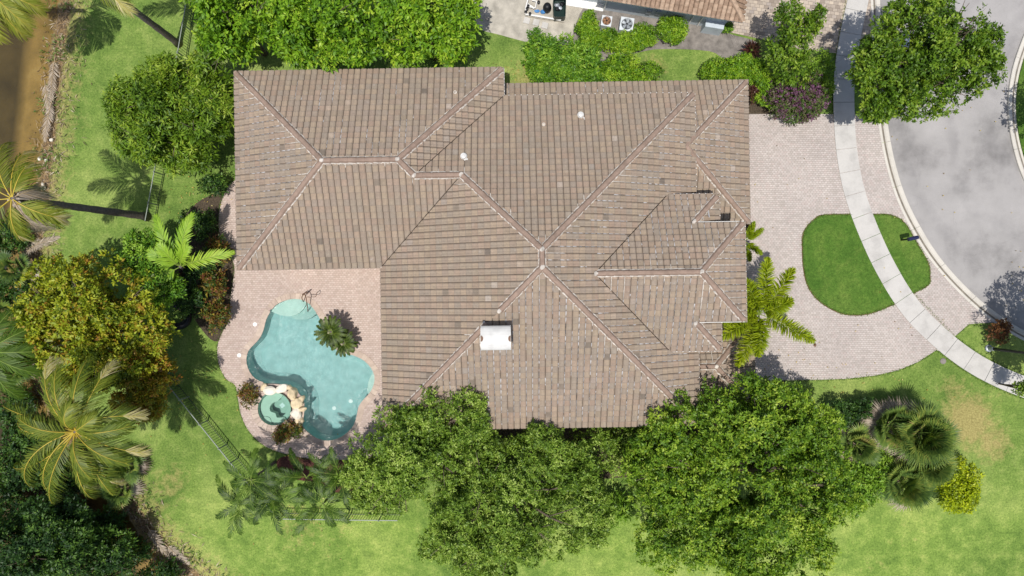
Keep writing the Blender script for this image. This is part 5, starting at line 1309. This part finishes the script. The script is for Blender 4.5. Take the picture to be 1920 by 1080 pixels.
# its roof: hip with tile rows
NZ = 2.9; ov = .55
c0, c1, c2, c3 = nh(-ov, -ov, NZ), nh(8.4, -ov, NZ), nh(8.4, 9.5, NZ), nh(-ov, 9.5, NZ); hw = (8.4 + ov) / 2; NP = .467
ra, rb = nh(8.4 - hw, hw - ov, NZ + hw * NP), nh(8.4 - hw, 9.5 - hw, NZ + hw * NP)
b_ = MB(); b_.add([c0, c1, c2, c3, ra, rb], [(0, 1, 4), (0, 4, 5, 3), (1, 2, 5, 4), (2, 3, 5)])
d0, d1, d2, d3 = nh(8.0, .9, NZ - .03), nh(11.1, .9, NZ - .03), nh(11.1, 9.4, NZ - .03), nh(8.0, 9.4, NZ - .03); da, db = nh(9.5, 2.4, NZ + .7), nh(9.5, 7.9, NZ + .7)
b_.add([d0, d1, d2, d3, da, db], [(0, 1, 4), (0, 4, 5, 3), (1, 2, 5, 4), (2, 3, 5)]); nroof = b_.build('roof', M['underlay'], nb); r1 = ra
M['ntile'] = plain('neighbour_tile', (150, 126, 106), .8, .3, 5, .3)
M['ntile2'] = plain('neighbour_tile_pale', (172, 148, 126), .8, .25, 5, .3)
e_ = (c1 - c0).normalized(); up_ = (nh(0, 1, NP) - nh(0, 0, 0)).normalized(); nz_ = up_.cross(e_) * -1
if nz_.z < 0: nz_ = -nz_
nt_me = []
for mt in ('ntile', 'ntile2'):
    b_ = MB(); vs = []
    for y in (0, .44):
        for k in range(7):
            a = math.pi * k / 6; vs.append((.14 - .14 * math.cos(a), y, .02 + .085 * math.sin(a) + (.035 if y == 0 else 0)))
    b_.add(vs, [(k, k + 1, 8 + k, 7 + k) for k in range(6)] + [tuple(range(7))]); tmp = b_.build('roof_tile', M[mt]); nt_me.append(tmp.data); bpy.data.objects.remove(tmp)
rt = random.Random(9); bs_ = Matrix.Identity(4)
for j in range(12):
    for i in range(int(8.95 / .29)):
        p = c0 + e_ * (i * .29) + up_ * (j * .40 - .05)
        if (p - c0).dot(e_) < j * .362 or (p - c0).dot(e_) > 8.7 - j * .362: continue
        o = bpy.data.objects.new('roof_tile', nt_me[rt.random() < .35]); link(o, nroof)
        X, Y, Z = e_, up_, nz_
        if X.cross(Y).z < 0: X = -X; p = p + e_ * .28
        o.matrix_world = Matrix(((X.x, Y.x, Z.x, p.x), (X.y, Y.y, Z.y, p.y), (X.z, Y.z, Z.z, p.z), (0, 0, 0, 1)))
b_ = MB(); b_.tube([c0 + Vector((0, 0, .08)), r1 + Vector((0, 0, .1))], .16, 8); b_.build('ridge_cap', M['ntile2'], nroof)
# right slope of that roof in rows
b_ = MB(); e2 = (c3 - c0).normalized(); u2 = (nh(1, 0, NP) - nh(0, 0, 0)).normalized()
for i in range(1, 34):
    s0 = c0 + e2 * (i * .29) + Vector((0, 0, .03)); L_ = min(4.9, i * .29 * 1.1, (34.6 - i) * .29 * 1.1); b_.tube([s0, s0 + u2 * L_], .13, 6)
o = b_.build('side_tiling', M['ntile'], nroof); o['kind'] = 'stuff'
b_ = MB(); p = (c0 + c1) / 2; b_.box((p.x, p.y, NZ - .06), ((c1 - c0).length + .1, .06, .18), NA); b_.build('gutter', M['white'], nb)
b_ = MB(); p = (c0 + c3) / 2; b_.box((p.x, p.y, NZ - .06), (.06, (c3 - c0).length, .18), NA); b_.build('gutter', M['white'], nb)

# air conditioners
def ac(px_, py_, w_, h_, label, guard, ang):
    p = P(px_, py_, h_); p = Vector((p.x, p.y, 0)); root = thing('air_conditioner', label, 'air conditioner', tuple(p), 'air conditioners behind the hedge')
    b_ = MB(); b_.box((p.x, p.y, h_ / 2 + .08), (w_, w_, h_), ang); b_.build('housing', M['acgrey'], root)
    b_ = MB(); b_.box((p.x, p.y, .04), (w_ + .2, w_ + .2, .08), ang); b_.build('base_pad', M['greybed'], root)
    b_ = MB(); b_.lathe((p.x, p.y, h_ + .082), [(w_ * .40, 0), (w_ * .40, .004), (.01, .004)], 24); b_.build('fan_well', M['black'], root)
    b_ = MB()
    for k in range(5):
        a = k * 2 * math.pi / 5; c = Vector((math.cos(a), math.sin(a), 0)); s_ = Vector((-c.y, c.x, 0)); q0 = Vector((p.x, p.y, h_ + .10))
        b_.add([q0 + c * .08 + s_ * .05, q0 + c * w_ * .36 + s_ * .14, q0 + c * w_ * .36 - s_ * .06 + Vector((0, 0, .03)), q0 + c * .08 - s_ * .05], [(0, 1, 2, 3)])
    b_.build('fan', M[guard], root)
    b_ = MB()
    for k in range(4):
        rr_ = w_ * (.12 + .1 * k); b_.tube([Vector((p.x + rr_ * math.cos(t), p.y + rr_ * math.sin(t), h_ + .15)) for t in np.linspace(0, 2 * math.pi, 21)], .010, 4, cap=False)
    for k in range(8):
        a = k * math.pi / 4; b_.tube([Vector((p.x + .05 * math.cos(a), p.y + .05 * math.sin(a), h_ + .15)), Vector((p.x + w_ * .43 * math.cos(a), p.y + w_ * .43 * math.sin(a), h_ + .14))], .010, 4)
    b_.build('guard', M[guard], root)
ac(1137, 40, .66, .8, 'smaller air conditioner with a rusty brown fan guard', 'rust', NA)
ac(1175, 46, .86, .9, 'larger air conditioner with a pale grey fan guard', 'galv', NA)
# pool equipment of the neighbour
pe = thing('pool_equipment', 'neighbour pool equipment pad with white pipes and a dark tank', 'pool equipment', tuple(P(1020, 15)))
def pex(a, c, z=0.): return P(960 + a / 8, c / 8, z)
b_ = MB(); p = pex(520, 130); b_.box((p.x, p.y, .05), (2.6, 1.5, .1), NA); b_.build('pad', M['sandbed'], pe)
b_ = MB(); b_.tube([pex(200, 215, .3), pex(230, 215, .3), pex(730, 300, .3), pex(745, 270, .3)], .06, 8); b_.build('pipe', M['white'], pe)
for q in ([(200, 210), (205, 120), (230, 20), (250, -40)], [(260, 100), (350, 120), (370, 20), (300, 0)], [(660, 290), (665, 240), (700, 230)], [(240, 60), (300, 100), (330, 130)]):
    b_ = MB(); b_.tube([pex(*w_, .4) for w_ in q], .05, 8); b_.build('pipe', M['white'], pe)
for q in ((205, 180), (245, 90), (225, 130), (270, 205), (400, 30)):
    b_ = MB(); p = pex(*q, .45); b_.lathe((p.x, p.y, .3), [(.08, 0), (.09, .1), (.09, .22), (.03, .24)], 10); b_.build('valve', M['black'], pe)
b_ = MB(); p = pex(530, 90, .7); b_.lathe((p.x, p.y, .1), [(.26, 0), (.28, .4), (.24, .6), (.1, .7), (.02, .7)], 16); b_.build('filter', M['black'], pe, smooth=True)
b_ = MB(); p = pex(715, 110, .8)
pr = [(-.38, -.55), (-.30, -.62), (.30, -.62), (.38, -.55), (.42, .5), (.32, .62), (-.32, .62), (-.42, .5)]
vs = [(p.x + x, p.y + y, .05) for x, y in pr] + [(p.x + x, p.y + y, .85) for x, y in pr] + [(p.x + x * .9, p.y + y * .92, .85) for x, y in pr] + [(p.x + x * .85, p.y + y * .88, .45) for x, y in pr]
b_.add(vs, [(i, (i + 1) % 8, 8 + (i + 1) % 8, 8 + i) for i in range(8)] + [(8 + i, 8 + (i + 1) % 8, 16 + (i + 1) % 8, 16 + i) for i in range(8)] + [(16 + i, 16 + (i + 1) % 8, 24 + (i + 1) % 8, 24 + i) for i in range(8)] + [tuple(range(24, 32))])
b_.build('tank', M['darkgreen'], pe)
for k in range(4):
    rock('tank_content', (p.x + (-.15, .17, .02, -.1)[k], p.y + (.25, .3, .05, .02)[k], .55), .2, .16, .14, M['black'] if k % 2 else M['galv'], pe, 60 + k)
rock('blue_cover', (pex(465, 195).x, pex(465, 195).y, .2), .2, .14, .16, M['bluepl'], pe, 81); rock('blue_cover', (pex(370, 180).x, pex(370, 180).y, .16), .2, .12, .1, M['bluepl'], pe, 82)
for k, (q, lab) in enumerate([((222, 312), 'pale square stepping stone, leftmost of the three on the sand'), ((362, 340), 'pale square stepping stone, middle one of the three on the sand'), ((492, 385), 'pale square stepping stone, rightmost of the three on the sand')]):
    p = pex(*q); b_ = MB(); b_.box((p.x, p.y, .045), (.42, .42, .08), NA - .1, taper=.95); tag(b_.build('stepping_stone', M['walk']), lab, 'stepping stone', 'stepping stones on the sand')

# ------------------------------------------------------------------ street things
# parked car under the street tree
def car(label, cpx, heading):
    c = P(*cpx); root = thing('parked_car', label, 'car', (c.x, c.y, .004)); Rz = Matrix.Translation((c.x, c.y, .004)) @ Matrix.Rotation(heading, 4, 'Z')
    def T(vs): return [Rz @ Vector(v) for v in vs]
    st = [(-2.2, .62, .55, .78), (-2.05, .80, .35, .9), (-1.3, .88, .30, .95), (-.2, .9, .30, .97), (.9, .9, .30, .98), (1.6, .86, .30, .88), (2.05, .8, .34, .80), (2.25, .6, .5, .68)]
    b_ = MB(); rows = []
    for x, w, z0, z1 in st: rows.append([(x, -w * .92, z0), (x, -w, (z0 + z1) / 2), (x, -w * .9, z1), (x, 0, z1 + .05), (x, w * .9, z1), (x, w, (z0 + z1) / 2), (x, w * .92, z0)])
    vs = T([v for r_ in rows for v in r_]); fs = [(i * 7 + k, i * 7 + k + 1, (i + 1) * 7 + k + 1, (i + 1) * 7 + k) for i in range(7) for k in range(6)] + [(i * 7 + 6, i * 7, (i + 1) * 7, (i + 1) * 7 + 6) for i in range(7)] + [tuple(range(7)), tuple(range(49, 56))]
    b_.add(vs, fs); b_.build('body', M['carpaint'], root, smooth=True)
    cab = [(-1.75, .72, .95), (-1.2, .6, 1.42), (-.1, .6, 1.47), (.35, .6, 1.42), (1.15, .76, .98)]
    b_ = MB(); rows = [[(x, -w, .9 if False else z - (0 if 0 < i < 4 else .05)), (x, w, z - (0 if 0 < i < 4 else .05))] for i, (x, w, z) in enumerate(cab)]
    b_.add(T([rows[1][0], rows[1][1], rows[2][1], rows[2][0], rows[3][1], rows[3][0]]), [(0, 1, 2, 3), (3, 2, 4, 5)]); b_.build('roof_panel', M['carpaint'], root)
    b_ = MB(); b_.add(T([rows[0][0], rows[0][1], rows[1][1], rows[1][0]]), [(0, 1, 2, 3)]); b_.build('rear_window', M['glass'], root)
    b_ = MB(); b_.add(T([rows[3][0], rows[3][1], rows[4][1], rows[4][0]]), [(0, 1, 2, 3)]); b_.build('windscreen', M['glass'], root)
    for sg in (0, 1):
        b_ = MB(); s_ = -1 if sg == 0 else 1
        b_.add(T([rows[0][sg], rows[1][sg], rows[2][sg], rows[3][sg], rows[4][sg], (1.1, s_ * .84, .93), (-1.7, s_ * .84, .9)]), [(0, 1, 2, 3, 4, 5, 6)]); b_.build('side_window', M['glass'], root)
    for x in (-1.4, 1.4):
        for s_ in (-1, 1):
            b_ = MB(); n = 16; vs = []
            for y in (s_ * .74, s_ * .92):
                for k in range(n): vs.append((x + .33 * math.cos(k * 2 * math.pi / n), y, .33 + .33 * math.sin(k * 2 * math.pi / n)))
            b_.add(T(vs), [(k, (k + 1) % n, n + (k + 1) % n, n + k) for k in range(n)] + [tuple(range(n)), tuple(range(n, 2 * n))]); b_.build('wheel', M['rubber'], root)
    for s_ in (-1, 1):
        b_ = MB(); p = Rz @ Vector((2.16, s_ * .55, .66)); b_.box(tuple(p), (.12, .3, .12), heading); b_.build('headlight', M['metalwhite'], root)
        b_ = MB(); p = Rz @ Vector((.75, s_ * 1.0, .98)); b_.box(tuple(p), (.14, .2, .12), heading); b_.build('mirror', M['carpaint'], root)
car('silver car parked under the street tree', (1724, 99), R(176))
# mailbox
mbx = P(1689, 450); dirv = (P(1712, 443) - mbx).normalized()
root = thing('mailbox', 'dark blue mailbox on a post at the curb', 'mailbox', tuple(mbx))
M['mailblue'] = plain('dark_blue_metal', (44, 48, 84), .4, .1, 4, metal=.2)
b_ = MB(); b_.box((mbx.x, mbx.y, .6), (.1, .1, 1.2), .2); b_.build('post', M['black'], root)
b_ = MB(); q = mbx + Vector((.12, .02, 0)); b_.box((q.x, q.y, 1.02), (.5, .06, .06), .2); b_.build('arm', M['black'], root)
b_ = MB(); vs = []; hd = .22
for x in (-.28, .34):
    for k in range(9):
        a = math.pi * k / 8; vs.append((x, .12 * math.cos(a), 1.16 + .14 * math.sin(a)))
    vs += [(x, -.12, 1.04), (x, .12, 1.04)]
vs = [(mbx.x + .1 + x * math.cos(hd) - y * math.sin(hd), mbx.y + .02 + x * math.sin(hd) + y * math.cos(hd), z) for x, y, z in vs]
b_.add(vs, [(k, (k + 1) % 11, 11 + (k + 1) % 11, 11 + k) for k in range(11)] + [tuple(range(11)), tuple(range(11, 22))]); b_.build('box', M['mailblue'], root, smooth=False)
b_ = MB(); b_.box((mbx.x + .2, mbx.y + .16, 1.2), (.16, .012, .05), hd); b_.build('flag', M['mailblue'], root)
# lamp post
lp = P(1853, 653); root = thing('lamp_post', 'dark lamp post with round pale base by the dry shrub', 'lamp post', tuple(lp))
b_ = MB(); b_.lathe((lp.x, lp.y, 0), [(.24, 0), (.24, .06), (.2, .10), (.14, .12), (.13, .5), (.08, .56), (.0, .56)], 20); b_.build('base', M['galv'], root)
b_ = MB(); b_.tube([lp + Vector((0, 0, .3)), lp + Vector((0, 0, 3)), lp + Vector((0, 0, 6.2))], [.1, .08, .06], 10); b_.build('pole', M['black'], root)
b_ = MB(); b_.lathe((lp.x, lp.y, 6.2), [(.06, 0), (.2, .1), (.26, .5), (.1, .66), (.02, .7)], 14); b_.build('lantern', M['black'], root)
# small ground covers and boxes
def cover(px_, py_, r_, mat, name, label, cat, z=.02, group=None):
    p = P(px_, py_); b_ = MB(); b_.lathe((p.x, p.y, 0), [(r_, 0), (r_, z), (r_ * .8, z + .02), (.01, z + .02)], 14); tag(b_.build(name, M[mat]), label, cat, group)
cover(1768, 677, .2, 'greybed', 'valve_cover', 'round grey valve cover in the grass below the sidewalk', 'cover', .03)
cover(1758, 655, .08, 'curb', 'cleanout_cap', 'small pale pipe cap where driveway and sidewalk meet', 'cap', .05)
p = P(1543, 163); b_ = MB(); b_.box((p.x, p.y, .25), (.34, .4, .5), .2, taper=.9); root = tag(b_.build('utility_box', M['metalwhite']), 'pale blue white utility box in the verge by the sidewalk', 'box')
for k, (q, lab) in enumerate([((1527, 647), 'brown fallen seed pod on the lower driveway'), ((1300, 673), 'dark twig on the main roof above the lower right corner')]):
    z = 0 if k == 0 else ZE + .35; p = P(*q, z); 
    if k == 0: rock('seed_pod', (p.x, p.y, .08), .09, .14, .06, M['brown'], None, 91); tag(bpy.data.objects['seed_pod'], lab, 'debris')
# fallen fronds and litter along the bank
def dead_frond(label, a, c, az, L, z=.1, seed=1):
    mb = MB(); p = P(a, c, z); frond(mb, p, R(az), R(8), L, 30, .55, .05, .35, np.random.default_rng(seed), vee=-.05, droop=.25, tone0=.55, rr=.03)
    tag(mb.build('dead_frond', [M['lf_dead'], M['rachis_d']], tone=True), label, 'dead frond', 'dead fronds on the bank')
for k, (a, c, az, L, lab) in enumerate([(104, 105, -95, 3.2, 'long bleached dead frond lying along the upper bank'), (84, 150, -80, 2.6, 'dead frond drooping into the canal shallows'), (97, 190, -100, 2.6, 'bleached dead frond just below the shallows'), (70, 425, 190, 2.4, 'grey dead frond under the leaning palm crown'), (85, 445, 220, 2.2, 'grey dead frond at the lawn edge under the leaning palm'), (40, 470, 20, 2.6, 'grey dead frond at the left edge near palmetto'), (275, 985, -55, 2.6, 'dead frond on the bare bank beside the dark tree'), (310, 1020, -40, 2.0, 'dead frond at the foot of the bare bank')]):
    dead_frond(lab, a, c, az, L, -.1 if k < 2 else .05, 200 + k)
rs = random.Random(4)
for k, q in enumerate([(73, 298), (85, 300), (79, 345), (80, 352), (60, 470), (96, 262)]):
    p = P(*q); rock('bank_stone', (p.x, p.y, -.05), rs.uniform(.1, .2), rs.uniform(.1, .18), .12, M['boulder2'], None, 300 + k)
for k, o in enumerate([o for o in C.objects if o.name.startswith('bank_stone')]):
    tag(o, ['white stone at the upper end of the bank pair below the shallows', 'white stone nearest the lawn below the shallows', 'upper of two touching white stones above the leaning palm', 'lower of two touching white stones above the leaning palm', 'lone white stone in the litter under the leaning palm', 'white stone highest up the bank beside the dead fronds'][k], 'stone', 'stones on the bank')
# bent dark trunk beside the yellow green tree
root = MB(); root.tube(catmull([P(305, 612, .5), P(318, 609, .65), P(335, 612, .6), P(350, 604, .45), P(352, 588, .3), P(342, 578, .15), P(330, 574, .05)], 5), .24, 10)
tag(root.build('bent_trunk', M['black'], smooth=True), 'thick bent black trunk lying in the shade beside the terrace border', 'trunk')

# ------------------------------------------------------------------ ragged grass edges and fallen leaves
def fringe(lines, seed):
    r = np.random.default_rng(seed); PP = []
    for ln in lines:
        q = [p for p in resample(ln, .03) if not inside(p, WALKP)]; PP += [(p.x, p.y, p.z) for p in q]
    pos = np.repeat(np.array(PP), 3, 0) + r.normal(0, .03, (len(PP) * 3, 3)) * np.array([1, 1, 0]); n = len(pos)
    d = unit(np.concatenate([r.normal(0, 1, (n, 2)), r.uniform(.3, 1.2, (n, 1))], 1))
    V, F = leaf_quads(pos, d, unit(np.concatenate([r.normal(0, .6, (n, 2)), np.ones((n, 1))], 1)), r.uniform(.06, .17, n), r.uniform(.018, .034, n), r)
    return V, F, np.clip(r.normal(.45, .22, n), 0, 1)
M['blade'] = leafmat('grass_blade', [(56, 92, 32), (84, 118, 44), (116, 146, 62), (158, 172, 96)], .2)
zl = lambda q, z: [Vector((p.x, p.y, z)) for p in q]
wl_, wr_ = strip(wp, -.03, width + .03); w0_, w1_ = strip(wp, 0, width); WALKP = w0_ + w1_[::-1]
V, F, T = fringe([zl(ISLAND + [ISLAND[0]], .05), zl(DECK[:100], .0), zl(px([(1838, 606), (1816, 608), (1793, 628)]), 0), zl(catmull(px([(1757, 655), (1722, 678), (1684, 694), (1640, 704), (1590, 710), (1540, 712), (1470, 713)]), 5), 0),
    [p for p in zl(wl_, .0) if inside(p, ISLAND) or p.y < P(0, 655).y or p.y > P(0, 214).y], [p for p in zl(wr_, .0) if inside(p, ISLAND) or p.y < P(0, 625).y]], 5)
o = np_mesh('grass_fringe', V, F, T, M['blade']); o['kind'] = 'stuff'; o['label'] = 'ragged grass blades along paving edges'
r = np.random.default_rng(8); pts = []
for a, c, sx, sy, n in [(390, 360, 30, 25, 70), (330, 560, 40, 90, 60), (980, 145, 30, 20, 50), (560, 960, 120, 60, 60), (350, 720, 60, 60, 50), (1720, 620, 60, 60, 14), (1480, 300, 60, 60, 12), (1500, 690, 60, 20, 40), (1780, 300, 60, 120, 22), (600, 850, 80, 12, 40), (1700, 740, 90, 30, 30), (1900, 560, 20, 60, 24)]:
    for _ in range(n):
        q = P(a + r.normal(0, sx), c + r.normal(0, sy)); pts.append((q.x, q.y, .09))
pos = np.array(pts); n = len(pos)
V, F = leaf_quads(pos, unit(np.concatenate([r.normal(0, 1, (n, 2)), r.normal(0, .1, (n, 1))], 1)), np.tile([0, 0, 1.], (n, 1)), r.uniform(.07, .14, n), r.uniform(.04, .07, n), r)
V[:, 2] = np.maximum(V[:, 2], .08)
o = np_mesh('fallen_leaves', V, F, np.clip(r.normal(.5, .3, n), 0, 1), leafmat('fallen_leaf', [(98, 78, 40), (150, 120, 50), (186, 160, 70), (200, 186, 120)], .1)); o['kind'] = 'stuff'; o['label'] = 'scattered yellow brown fallen leaves on lawn and paving'

# ------------------------------------------------------------------ litter and weeds along the bank
r = np.random.default_rng(14); bp = resample([p for p in BANK if -30 < p.y < 26], .06); n = len(bp) * 5
ix = r.integers(0, len(bp), n); offs = r.normal(.1, .75, n); tt_ = np.array([((bp[min(i + 3, len(bp) - 1)] - bp[max(i - 3, 0)]).normalized())[:2] for i in range(len(bp))])
base = np.array([(p.x, p.y) for p in bp])[ix] + np.stack([-tt_[ix, 1], tt_[ix, 0]], 1) * -offs[:, None]
bdv = bank_dist(base[:, 0], base[:, 1]); zz = np.where(bdv > .5, 0, -np.clip((.5 - bdv) / 4.6, 0, 1) ** .8 * 1.45) + .07
pos = np.stack([base[:, 0], base[:, 1], zz], 1); dr = unit(np.concatenate([r.normal(0, 1, (n, 2)), r.uniform(-.05, .3, (n, 1))], 1))
V, F = leaf_quads(pos, dr, np.tile([0, 0, 1.], (n, 1)) + r.normal(0, .3, (n, 3)), r.uniform(.12, .55, n), r.uniform(.02, .06, n), r)
o = np_mesh('bank_litter', V, F, np.clip(r.normal(.45, .3, n), 0, 1), leafmat('dry_litter', [(74, 60, 46), (118, 98, 74), (160, 140, 112), (196, 182, 160)], .05)); o['kind'] = 'stuff'; o['label'] = 'dry grey brown leaf litter along the canal bank'
m_ = n // 2; sel = r.integers(0, n, m_); pos = pos[sel] + np.concatenate([r.normal(0, .25, (m_, 2)), np.zeros((m_, 1))], 1)
keepw = (np.sin(pos[:, 1] * 1.7) + r.normal(0, .5, m_)) > .2; pos = pos[keepw]; m_ = len(pos)
pos = np.repeat(pos, 4, 0); m_ = len(pos); dr = unit(np.concatenate([r.normal(0, 1, (m_, 2)), r.uniform(.3, 1.4, (m_, 1))], 1))
V, F = leaf_quads(pos, dr, np.tile([0, 0, 1.], (m_, 1)) + r.normal(0, .5, (m_, 3)), r.uniform(.12, .32, m_), r.uniform(.03, .07, m_), r)
o = np_mesh('bank_weeds', V, F, np.clip(r.normal(.45, .25, m_), 0, 1), M['blade']); o['kind'] = 'stuff'; o['label'] = 'low green weeds growing along the canal bank'
